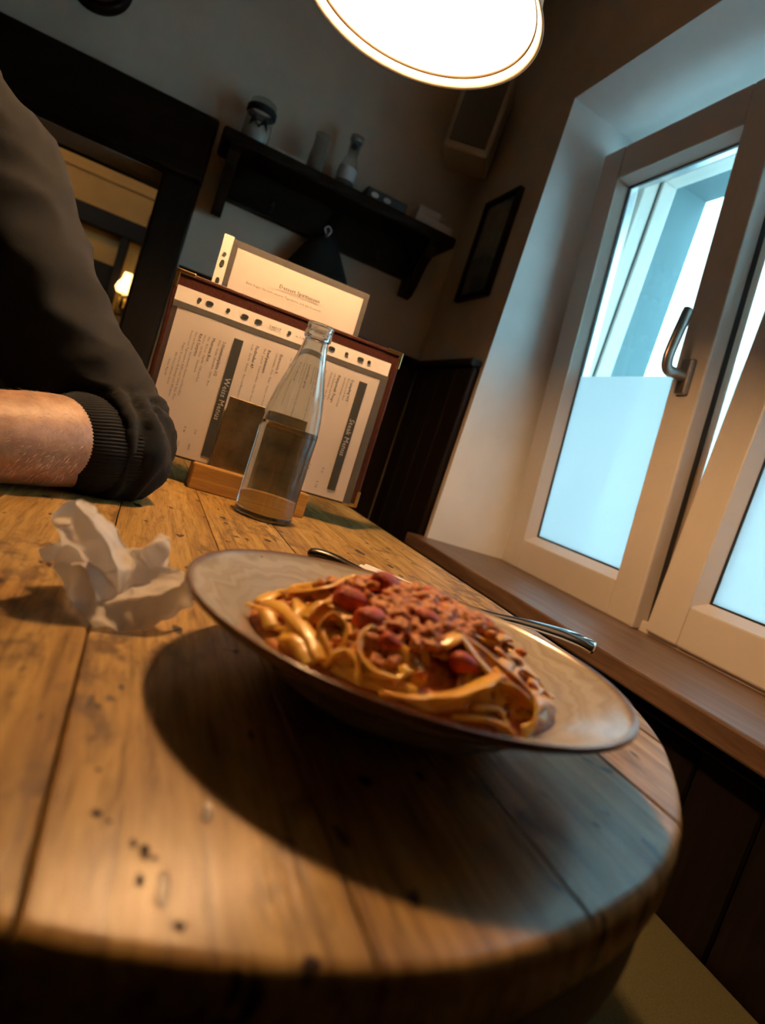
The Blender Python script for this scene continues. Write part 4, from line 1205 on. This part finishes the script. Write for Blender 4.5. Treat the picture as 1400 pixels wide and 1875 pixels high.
# ------------------------------------------------------------------ menu holder, menu, loose sheet
hd = thing('menu_holder', 'honey-coloured wooden block with an upright brass plate, holding the menus', 'menu holder', (0.168, 0.945, TZ))
v = join(bbox(0.082, 0.254, 0.917, 0.938, TZ, 0.787, w=0.002), bbox(0.082, 0.254, 0.962, 0.984, TZ, 0.787, w=0.002), bbox(0.082, 0.254, 0.9382, 0.9618, TZ, 0.7838, w=0.001))
obj('wooden_block', v[0], v[1], 'block', hd)
v = xf(bbox(-0.062, 0.062, -0.0008, 0.0008, 0.0, 0.104, w=0.0005, seg=1), Matrix.Translation((0.166, 0.9372, 0.7865)) @ Matrix.Rotation(math.radians(-1), 4, 'X'))
obj('brass_plate', v[0], v[1], 'plaque', hd)

MM = Matrix.Translation((0.165, 0.9445, 0.785)) @ Matrix.Rotation(math.radians(-2.0), 4, 'Z') @ Matrix.Rotation(math.radians(90 - 1.2), 4, 'X') @ Matrix.Rotation(math.radians(0.5), 4, 'Z')
# local frame: x right, y up, z towards the viewer
mn = thing('menu_folder', 'oxblood leather menu folder with brass corners standing in the wooden holder', 'menu', (0.165, 0.9445, 0.785))
MW, MH = 0.172, 0.250
def mp(name, vf, mat, parent=mn, smooth=False):
    v = xf(vf, MM); return obj(name, v[0], v[1], mat, parent, smooth)
mp('cover', bbox(-MW, MW, 0, MH, -0.008, -0.0005, w=0.003), 'leather')
mp('stitched_edge', join(bbox(-MW + 0.001, MW - 0.001, MH - 0.006, MH - 0.001, -0.0012, 0.0012, w=0.001), bbox(-MW + 0.001, -MW + 0.006, 0.002, MH - 0.006, -0.0012, 0.0012, w=0.001), bbox(MW - 0.006, MW - 0.001, 0.002, MH - 0.006, -0.0012, 0.0012, w=0.001)), 'leather')
for sx in (-1, 1):
    for yy, sy in ((0.0, 1), (MH, -1)):
        c = (sx * (MW + 0.0008), yy - sy * 0.0008)
        a = sorted((c[0], c[0] - sx * 0.026)); b = sorted((c[1], c[1] + sy * 0.006))
        a2 = sorted((c[0], c[0] - sx * 0.006)); b2 = sorted((c[1], c[1] + sy * 0.026))
        mp('brass_corner', join(bbox(a[0], a[1], b[0], b[1], -0.0092, 0.0022, w=0.0012), bbox(a2[0], a2[1], b2[0], b2[1], -0.0092, 0.0022, w=0.0012)), 'brass')
SX0, SX1, SY1 = -0.166, 0.160, 0.229
def wavy(x0, x1, y0, y1, z, amp, nx=28, ny=18, seed=0.0):
    V, F = [], []
    for i in range(nx + 1):
        for k in range(ny + 1):
            x = x0 + (x1 - x0) * i / nx; y = y0 + (y1 - y0) * k / ny
            V.append((x, y, z + amp * noise.noise(Vector((x * 14 + seed, y * 14, seed)))))
    F = [(i * (ny + 1) + k, (i + 1) * (ny + 1) + k, (i + 1) * (ny + 1) + k + 1, i * (ny + 1) + k + 1) for i in range(nx) for k in range(ny)]
    return V, F
mp('page', wavy(-0.159, 0.148, 0.003, 0.2000, 0.0024, 0.0010), 'paper', smooth=True)
mp('punch_strip', wavy(SX0, SX1 - 0.002, 0.2088, SY1, 0.0028, 0.0004), 'strip', smooth=True)
mp('sleeve_seam', join(box_vf(SX0, SX1, 0.2005, 0.2085, 0.0020, 0.0030), box_vf(0.1485, SX1, 0.003, 0.2003, 0.0020, 0.0030)), 'seam')
mp('plastic_sleeve', wavy(SX0, SX1, 0.002, 0.2085, 0.0052, 0.0012, seed=4.0), 'sleeve', smooth=True)
hl = []
def disc(x, y, rx, ry, z, n=18):
    V = [(x + rx * math.copysign(abs(math.cos(2 * PI * k / n)) ** 0.7, math.cos(2 * PI * k / n)), y + ry * math.sin(2 * PI * k / n), z) for k in range(n)]
    return V, [tuple(range(n))]
for x, t in ((-0.134, 0), (-0.120, 1), (-0.094, 0), (-0.070, 1), (-0.050, 1), (-0.004, 0), (0.062, 1), (0.086, 0), (0.109, 1), (0.123, 0)):
    r = (0.0052, 0.0030) if t else (0.0027, 0.0027)
    mp('punch_hole', disc(x, 0.2192, r[0], r[1], 0.0042), 'band')
def band(x, y0, y1):
    mp('printed_band', box_vf(x - 0.0066, x + 0.0066, y0, y1, 0.0036, 0.0037), 'band')
band(0.1240, 0.016, 0.188)
band(-0.0690, 0.012, 0.186)
RT = Matrix.Rotation(-PI / 2, 4, 'Z')           # the page lies on its side: lines run downwards
def tx(s, size, x, y, z=0.0038, al='LEFT'):
    return (s, size, MM @ Matrix.Translation((x, y, z)) @ RT, al)
v = text_vf([tx('Steak Menus', 0.0115, 0.1205, 0.100, 0.0041, 'CENTER'), tx('Weiss Menus', 0.0115, -0.0725, 0.098, 0.0041, 'CENTER')])
obj('band_lettering', v[0], v[1], 'bandtext', mn)
items = []
def dish(x, title, lines, p1, p2, y=0.186):
    items.append(tx(title, 0.0060, x, y)); items.append(tx(title, 0.0060, x + 0.0002, y + 0.0002))
    for k, l in enumerate(lines):
        items.append(tx(l, 0.0041, x - 0.0058 * (k + 1), y))
    items.append(tx(p1, 0.0046, x - 0.004, 0.046)); items.append(tx(p2, 0.0046, x - 0.007, 0.024))
dish(0.105, 'Dumpling 015', ['Entrecote vom Rind', 'mit Kräuterbutter und Salat'], '€ 20', '€ 105')
dish(0.083, 'Rumpsteak Fuego', ['mit Zwiebeln und Pfeffer', 'Bratkartoffeln · dazu Beilage nach Wahl'], '€ 18', '€ 115')
dish(0.060, 'Filetten de Vacito', ['Rinderfilet · Gemüse · Rosmarinkartoffel und Sauce', 'Salat vom Buffet'], '€ 16', '€ 120')
dish(0.037, 'Lammfilet grün', ['mit Bohnen und Speck, Knoblauch, Kartoffelgratin', 'dazu frisches Brot'], '€ 15', '€ 110')
dish(0.014, 'Reberfleisch', ['aus der Region · täglich frisch geschnitten'], '€ 14', '€ 98')
dish(-0.008, 'Entrecote R', ['Schweinefilet · Pilze · Rahm · Nudeln und Gemüse'], '€ 13', '€ 95')
dish(-0.026, 'Beef paniniert', ['Rind · paniert · Pommes frites · Salat der Saison'], '€ 12', '€ 90')
dish(-0.044, 'Fischteller 47', ['Lachs · Zander · Kräuter · Reis und Blattspinat in Butter'], '€ 12', '€ 90')
dish(-0.089, 'Schlemmerplatte 1/2', ['Filets · Steaks · Kartoffeln · Salate · Brot'], '224', '4490', 0.176)
dish(-0.104, 'Mexicana Box', ['Mais · Bohnen · Paprika · Chili und Reis', 'Nachos · mit Sauce · Guacamole'], '€ 48', '1300', 0.176)
dish(-0.122, 'Rind Surprise', ['Filet mit Kruste, dazu zweierlei Gemüse und Kartoffeln', 'Dessert nach Tagesangebot, Kaffee und Gebäck dazu, Wein'], '€ 40', '1120', 0.176)
for k, l in enumerate(['Fragen Sie unsere Bedienung nach Allergenen', 'Alle Preise inklusive Steuer', 'Guten Appetit']):
    items.append(tx(l, 0.0042, -0.1395 - k * 0.0062, 0.118, 0.0038, 'CENTER'))
v = text_vf(items); obj('printed_text', v[0], v[1], 'ink', mn)
v = text_vf([('548507', 0.0058, MM @ Matrix.Translation((-0.034, 0.2165, 0.0044)), 'LEFT'), ('in 1187', 0.0052, MM @ Matrix.Translation((0.006, 0.2165, 0.0044)), 'LEFT')])
obj('strip_number', v[0], v[1], 'ink', mn)

LM = Matrix.Translation((0.152, 0.9545, 0.7842)) @ Matrix.Rotation(math.radians(-1.0), 4, 'Z') @ Matrix.Rotation(math.radians(90 - 1.4), 4, 'X') @ Matrix.Rotation(math.radians(0.6), 4, 'Z')
ls = thing('loose_menu_sheet', 'white printed sheet in a clear punched sleeve behind the menu folder', 'menu sheet', (0.152, 0.955, 0.785))
def lp(name, vf, mat, smooth=False):
    v = xf(vf, LM); return obj(name, v[0], v[1], mat, ls, smooth)
lp('paper_sheet', wavy(-0.090, 0.104, 0.001, 0.308, 0.0, 0.0006, 20, 24, 2.0), 'paper', True)
lp('punch_strip', wavy(-0.112, -0.098, 0.001, 0.320, 0.0004, 0.0003), 'strip', True)
lp('plastic_sleeve', wavy(-0.098, 0.112, 0.001, 0.318, 0.0018, 0.0009, 26, 30, 5.0), 'sleeve', True)
lp('sleeve_seam', join(box_vf(-0.0978, -0.0905, 0.001, 0.3165, -0.0006, -0.0002), box_vf(0.1045, 0.112, 0.001, 0.3165, -0.0006, -0.0002), box_vf(-0.0978, 0.112, 0.3085, 0.3178, -0.0012, -0.0008)), 'seam')
lp('punch_hole', disc(-0.105, 0.293, 0.0024, 0.0024, 0.0016), 'band')
lp('punch_hole', disc(-0.105, 0.280, 0.0028, 0.0048, 0.0016), 'band')
lp('punch_hole', disc(-0.105, 0.255, 0.0028, 0.0048, 0.0016), 'band')
v = text_vf([('Dessert Spirituosen', 0.0078, LM @ Matrix.Translation((0.010, 0.277, 0.0022)), 'CENTER'), ('Dessert Spirituosen', 0.0078, LM @ Matrix.Translation((0.0103, 0.2771, 0.0022)), 'CENTER'),
             ('Bitte fragen Sie nach unserer Tageskarte und den Desserts', 0.0048, LM @ Matrix.Translation((-0.010, 0.2655, 0.0022)), 'CENTER')])
obj('printed_text', v[0], v[1], 'ink', ls)

# ------------------------------------------------------------------ pendant lamp over the table
LX, LY, LZ, LR = 0.1635, 0.771, 1.380, 0.1454
lamp = thing('pendant_lamp', 'lit white pendant lamp hanging over the table', 'lamp', (LX, LY, LZ))
shp = [(0.052, 0.139), (0.060, 0.134), (0.095, 0.106), (0.118, 0.072), (0.130, 0.036), (0.1345, 0.0105),
       (0.1352, 0.0085), (0.140, 0.0040), (LR - 0.0010, 0.0), (LR, 0.0006), (0.1425, 0.0060), (0.1375, 0.0125), (0.133, 0.040), (0.1208, 0.0755), (0.0975, 0.110), (0.062, 0.1385), (0.053, 0.1425), (0.052, 0.139)]
v = lathe(shp, LX, LY, LZ, 96); fix_normals(obj('shade', v[0], v[1], 'opal', lamp, True))
v = lathe([(0.1330, 0.0112), (0.1336, 0.0090), (0.1352, 0.0084), (0.1356, 0.0098)], LX, LY, LZ, 96); obj('inner_ring', v[0], v[1], 'ring', lamp, True)
v = lathe([(0.0, -0.030), (0.017, -0.025), (0.0285, -0.009), (0.028, 0.012), (0.013, 0.050), (0.0, 0.052)], LX, LY, LZ + 0.050, 14)
fix_normals(obj('bulb', v[0], v[1], 'bulb', lamp, True))
v = lathe([(0.0, 0.100), (0.016, 0.100), (0.017, 0.135), (0.019, 0.142), (0.019, 0.165), (0.014, 0.185), (0.0, 0.186)], LX, LY, LZ, 24); obj('socket', v[0], v[1], 'cord', lamp, True)
v = tube([(LX, LY, LZ + 0.184), (LX, LY, 1.9), (LX, LY, ZC - 0.02)], 0.003, 8, ref=(1, 0, 0)); obj('cord', v[0], v[1], 'cord', lamp, True)
v = lathe([(0.0, -0.03), (0.02, -0.028), (0.045, -0.006), (0.048, -0.0005), (0.0, -0.0005)], LX, LY, ZC, 24); obj('ceiling_rose', v[0], v[1], 'cord', lamp, True)

# ------------------------------------------------------------------ seated person
person = thing('person', 'seated person in a dark sweater resting a bare forearm on the table', 'person', (-0.43, 0.82, 0.0))
arm_pts = np.array([(-0.400, 0.835, 1.060), (-0.300, 0.815, 1.062), (-0.258, 0.800, 1.045), (-0.2139, 0.790, 1.0243), (-0.1791, 0.780, 0.9861), (-0.146, 0.770, 0.9388), (-0.104, 0.760, 0.887),
                    (-0.0590, 0.750, 0.8471), (-0.0340, 0.742, 0.8180), (-0.0240, 0.732, 0.8030), (-0.0300, 0.718, 0.7990), (-0.0440, 0.702, 0.7980)])
arm_r = np.array([0.085, 0.085, 0.082, 0.076, 0.068, 0.064, 0.060, 0.058, 0.058, 0.057, 0.056, 0.053])
AP = catmull(np.c_[arm_pts, arm_r], 90)
# torso, far arm and near sleeve fused into one garment
tor = catmull([(-0.46, 0.90, 0.44, 0.165, 0.125), (-0.46, 0.895, 0.60, 0.165, 0.120), (-0.455, 0.885, 0.78, 0.175, 0.125), (-0.45, 0.872, 0.94, 0.190, 0.128), (-0.445, 0.860, 1.06, 0.185, 0.110),
               (-0.44, 0.852, 1.115, 0.130, 0.085), (-0.437, 0.846, 1.145, 0.075, 0.068)], 40)
tv = tube(tor[:, :3], tor[:, 3:5], 40, ref=(0.25, -0.97, 0))
fa = catmull([(-0.50, 0.88, 1.05, 0.085), (-0.62, 0.90, 1.045, 0.078), (-0.68, 0.87, 0.95, 0.066), (-0.70, 0.82, 0.86, 0.060), (-0.66, 0.74, 0.805, 0.056), (-0.60, 0.68, 0.80, 0.052)], 40)
fav = tube(fa[:, :3], fa[:, 3], 24)
av = tube(AP[:, :3], AP[:, 3], 36, ref=(0, -1, 0))
V, F, N = remeshed(join(tv, fav, av), 0.0052, 5)
# folds: compute position along the near arm, add wrinkles there
D = ((V[:, None, :] - AP[None, :, :3]) ** 2).sum(2)
idx = D.argmin(1); dist = np.sqrt(D.min(1))
disp = np.zeros(len(V))
for i in range(len(V)):
    x, y, z = V[i]; s = idx[i] / 89.0
    w = 1.0 if dist[i] < 0.11 else 0.3
    q = Vector((x * 9 + z * 5, y * 9, z * 11 - x * 6))
    f1 = (1 - 2 * abs(noise.noise(q + Vector((3.1, 0.4, 7)))))
    f2 = (1 - 2 * abs(noise.noise(q * 2.3 + Vector((13, 4, 1)))))
    d = 0.0078 * f1 + 0.0028 * f2
    if dist[i] < 0.10 and s > 0.62:
        k = min(1, (s - 0.62) / 0.12)
        a = math.atan2(N[i, 2], -N[i, 1])
        d += k * 0.0032 * math.sin(s * 85 + 1.6 * math.sin(a * 1.5 + 1) + 3.0 * noise.noise(Vector((x * 20, y * 20, z * 20))))
    disp[i] = d * w
V2 = V + N * disp[:, None]
near_tab = (V2[:, 0] > TX0) & (V2[:, 2] < TZ + 0.0015) & (V2[:, 0] > -0.26) & (V2[:, 1] < 0.85)
V2[near_tab, 2] = TZ + 0.0015
sw = obj('sweater', V2, F, 'fabric', person, True)
# ribbed cuff
CP = catmull([(-0.018, 0.722, 0.7990, 0.0540), (-0.029, 0.7105, 0.7980, 0.0535), (-0.041, 0.698, 0.7970, 0.0515), (-0.0535, 0.685, 0.7960, 0.0500), (-0.0555, 0.683, 0.7958, 0.0470), (-0.054, 0.6845, 0.796, 0.040)], 30)
cv = tube(CP[:, :3], CP[:, 3], 540, ref=(0, 0, 1), caps=False, disp=lambda i, a: (0.00055 if i < 22 else 0.0) * math.cos(90 * a))
cv = ([(p[0], p[1], max(p[2], TZ + 0.0012)) for p in cv[0]], cv[1])
tag(obj('ribbed_cuff', cv[0], cv[1], 'fabric', person, True), 'ribbed cuff pushed up to the elbow')
# skin: one continuous forearm + hand, second forearm + hand, neck and head
fore = catmull([(-0.020, 0.722, 0.800, 0.046, 0.046), (-0.052, 0.686, 0.7965, 0.0440, 0.0440), (-0.078, 0.658, 0.7945, 0.0440, 0.0435), (-0.112, 0.622, 0.7905, 0.0415, 0.0395), (-0.160, 0.585, 0.786, 0.036, 0.034), (-0.215, 0.560, 0.781, 0.030, 0.026), (-0.255, 0.548, 0.779, 0.029, 0.020)], 40)
def taperU(P): return tube(P[:, :3], P[:, 3:5], 28, ref=(0, 0, 1))
parts = [taperU(fore)]
def hand(w, d, sdv, up):
    """palm with four bent fingers and a thumb; w wrist point, d along the hand, sdv towards the thumb, up"""
    w, d, sdv, up = (np.array(a, float) for a in (w, d, sdv, up))
    out = []
    pm = np.array([w, w + d * 0.03, w + d * 0.065, w + d * 0.092])
    out.append(tube(catmull(pm, 12), np.stack([np.linspace(0.028, 0.040, 12), np.linspace(0.019, 0.012, 12)], 1), 20, ref=up))
    for k, (o_, ln) in enumerate(((0.030, 0.072), (0.010, 0.082), (-0.011, 0.076), (-0.030, 0.060))):
        b = w + d * 0.084 + sdv * o_
        out.append(tube(catmull([b, b + d * ln * 0.45 + up * 0.006, b + d * ln * 0.78 - up * 0.004, b + d * ln - up * 0.016], 14), np.linspace(0.0095, 0.0070, 14), 12, ref=up))
    b = w + d * 0.025 + sdv * 0.024
    out.append(tube(catmull([b, b + d * 0.028 + sdv * 0.020, b + d * 0.052 + sdv * 0.026 - up * 0.004, b + d * 0.068 + sdv * 0.022 - up * 0.008], 12), np.linspace(0.0135, 0.0085, 12), 12, ref=up))
    return out
parts += hand((-0.250, 0.549, 0.779), np.array((-0.96, -0.27, -0.04)), np.array((0.27, -0.96, 0.0)), (0, 0, 1))
V, F, N = remeshed(join(*parts), 0.0032, 3)
V[:, 2] = np.maximum(V[:, 2], TZ + 0.001)
tag(obj('forearm', V, F, 'skin', person, True), 'bare forearm lying on the table')
f2 = catmull([(-0.62, 0.70, 0.802, 0.045, 0.045), (-0.57, 0.655, 0.796, 0.042, 0.040), (-0.50, 0.60, 0.785, 0.035, 0.032), (-0.44, 0.565, 0.779, 0.029, 0.024), (-0.40, 0.55, 0.777, 0.029, 0.020)], 30)
V, F, N = remeshed(join(taperU(f2), *hand((-0.41, 0.553, 0.778), np.array((0.96, -0.26, -0.02)), np.array((-0.26, -0.96, 0)), (0, 0, 1))), 0.004, 3)
obj('forearm', V, F, 'skin', person, True)
# head
hc = np.array([-0.425, 0.800, 1.295]); fd = np.array([0.25, -0.95, -0.18]); fd /= np.linalg.norm(fd)
sd = np.cross(fd, (0, 0, 1)); sd /= np.linalg.norm(sd); up = np.cross(sd, fd)
V, F = [], []
for i in range(25):
    ph = PI * i / 24
    for k in range(36):
        a = 2 * PI * k / 36
        x, y, z = math.sin(ph) * math.cos(a), math.sin(ph) * math.sin(a), math.cos(ph)
        wx = 0.076 * (1 - 0.18 * max(0, -z)); wy = 0.096; wz = 0.115
        V.append(hc + sd * x * wx + fd * (y * wy + (0.012 if z < -0.2 and y > 0 else 0)) + up * z * wz)
for i in range(24):
    for k in range(36):
        F.append((i * 36 + k, i * 36 + (k + 1) % 36, (i + 1) * 36 + (k + 1) % 36, (i + 1) * 36 + k))
nose = tube(catmull([hc + fd * 0.088 + up * 0.012, hc + fd * 0.104 - up * 0.012, hc + fd * 0.110 - up * 0.028, hc + fd * 0.092 - up * 0.036], 10), np.interp(np.arange(10), [0, 6, 9], [0.007, 0.014, 0.010]), 12)
ears = [tube(catmull([hc + sd * s_ * 0.074 + up * 0.022 - fd * 0.008, hc + sd * s_ * 0.086 + up * 0.008 - fd * 0.012, hc + sd * s_ * 0.076 - up * 0.028], 10), np.array([0.010, 0.013, 0.015, 0.016, 0.016, 0.015, 0.014, 0.012, 0.010, 0.008]), 10) for s_ in (-1, 1)]
lips = tube(catmull([hc + fd * 0.090 - up * 0.056 - sd * 0.024, hc + fd * 0.100 - up * 0.056, hc + fd * 0.090 - up * 0.056 + sd * 0.024], 10), 0.007, 10)
neck = tube(catmull([(-0.438, 0.848, 1.10), (-0.435, 0.838, 1.18), hc - up * 0.04 - fd * 0.02], 12), 0.056, 24)
V, F, N = remeshed(join((V, F), nose, lips, neck, *ears), 0.0045, 2)
obj('head', V, F, 'skin', person, True)
for s_ in (-1, 1):
    c = hc + fd * 0.080 + sd * s_ * 0.031 + up * 0.010
    v = [(c[0] + p.x * 0.0105, c[1] + p.y * 0.0105, c[2] + p.z * 0.0060) for p in IV]
    obj('eye', v, IF, 'strip', person, True)
    c = c + fd * 0.0078
    v = [(c[0] + p.x * 0.0050, c[1] + p.y * 0.0050, c[2] + p.z * 0.0050) for p in IV]
    obj('pupil', v, IF, 'felt', person, True)
V, F = [], []
for i in range(15):
    ph = 1.75 * i / 14
    for k in range(36):
        a = 2 * PI * k / 36
        ph2 = ph * (0.62 if math.sin(a) > 0.55 else 1.0)
        x, y, z = math.sin(ph2) * math.cos(a), math.sin(ph2) * math.sin(a), math.cos(ph2)
        g = 1.09 + 0.03 * noise.noise(Vector((x * 5, y * 5, z * 5)))
        V.append(hc + sd * x * 0.077 * g + fd * (y * 0.097 * g - 0.004) + up * z * 0.117 * g)
F = [(i * 36 + k, i * 36 + (k + 1) % 36, (i + 1) * 36 + (k + 1) % 36, (i + 1) * 36 + k) for i in range(14) for k in range(36)]
obj('hair', V, F, 'hair', person, True)
# legs in dark trousers, shoes
lg = []
for s_ in (-1, 1):
    hx = -0.46 + s_ * 0.085
    lp_ = catmull([(hx, 0.90, 0.50, 0.088), (hx + 0.05, 0.74, 0.515, 0.080), (hx + 0.09, 0.53, 0.50, 0.064), (hx + 0.095, 0.49, 0.42, 0.060), (hx + 0.095, 0.51, 0.25, 0.054), (hx + 0.095, 0.53, 0.09, 0.045)], 40)
    lg.append(tube(lp_[:, :3], lp_[:, 3], 20, ref=(1, 0, 0)))
V, F, N = remeshed(join(*lg), 0.008, 3)
obj('trousers', V, F, 'trousers', person, True)
for s_ in (-1, 1):
    hx = -0.46 + s_ * 0.085 + 0.095
    v = tube(catmull([(hx, 0.58, 0.045), (hx, 0.50, 0.050), (hx + 0.005, 0.40, 0.036), (hx + 0.006, 0.335, 0.030)], 16), np.stack([np.interp(np.arange(16), [0, 8, 13, 15], [0.036, 0.043, 0.040, 0.022]), np.interp(np.arange(16), [0, 6, 15], [0.045, 0.048, 0.020])], 1), 18)
    v = ([(p[0], p[1], max(p[2], 0.001)) for p in v[0]], v[1])
    obj('shoe', v[0], v[1], 'felt', person, True)
# fine hairs on the forearm
rng = random.Random(21)
V, F = [], []
FT, FS, FU = frames(fore[:, :3], (0, 0, 1))
for q in range(1300):
    t = rng.uniform(12, 32); i = int(t); a = rng.uniform(-0.9, PI + 0.9) if rng.random() < 0.9 else rng.uniform(0, 2 * PI)
    nrm = FS[i] * math.cos(a) + FU[i] * math.sin(a)
    p = fore[i, :3] + FT[i] * rng.uniform(-0.004, 0.004) + FS[i] * math.cos(a) * (fore[i, 3] - 0.0006) + FU[i] * math.sin(a) * (fore[i, 4] - 0.0006)
    if p[2] < TZ + 0.006: continue
    dr = FT[i] * rng.uniform(0.5, 1.0) - FU[i] * rng.uniform(0.1, 0.7) + FS[i] * rng.uniform(-0.3, 0.3) + nrm * 0.35
    dr /= np.linalg.norm(dr); ln = rng.uniform(0.005, 0.011)
    sv_ = np.cross(dr, nrm); sv_ /= np.linalg.norm(sv_) + 1e-9; wd = 0.00011
    k = len(V)
    V += [p - sv_ * wd, p + sv_ * wd, p + nrm * wd * 1.5, p + dr * ln * 0.6 - sv_ * wd, p + dr * ln * 0.6 + sv_ * wd, p + dr * ln * 0.6 + nrm * wd * 1.5, p + dr * ln - nrm * ln * 0.12]
    F += [(k, k + 1, k + 4, k + 3), (k + 1, k + 2, k + 5, k + 4), (k + 2, k, k + 3, k + 5), (k + 3, k + 4, k + 6), (k + 4, k + 5, k + 6), (k + 5, k + 3, k + 6)]
tag(obj('arm_hair', V, F, 'armhair', person), 'fine hair on the forearm', None, None, 'stuff')

# chair the person sits on
ch = thing('dining_chair', 'dark wooden chair under the seated person', 'chair', (-0.46, 0.92, 0))
v = bbox(-0.67, -0.25, 0.72, 1.12, 0.385, 0.412, w=0.006); obj('seat', v[0], v[1], 'dark', ch)
v = bbox(-0.66, -0.26, 1.105, 1.125, 0.62, 0.90, w=0.006); obj('backrest', v[0], v[1], 'dark', ch)
for x in (-0.645, -0.275):
    v = bbox(x - 0.018, x + 0.018, 0.74, 0.776, 0, 0.386, w=0.003); obj('leg', v[0], v[1], 'dark', ch)
    v = bbox(x - 0.018, x + 0.018, 1.066, 1.104, 0, 0.386, w=0.003); obj('leg', v[0], v[1], 'dark', ch)
    v = bbox(x - 0.015, x + 0.015, 1.09, 1.106, 0.410, 0.88, w=0.003); obj('back_post', v[0], v[1], 'dark', ch)
bpy.context.view_layer.update()
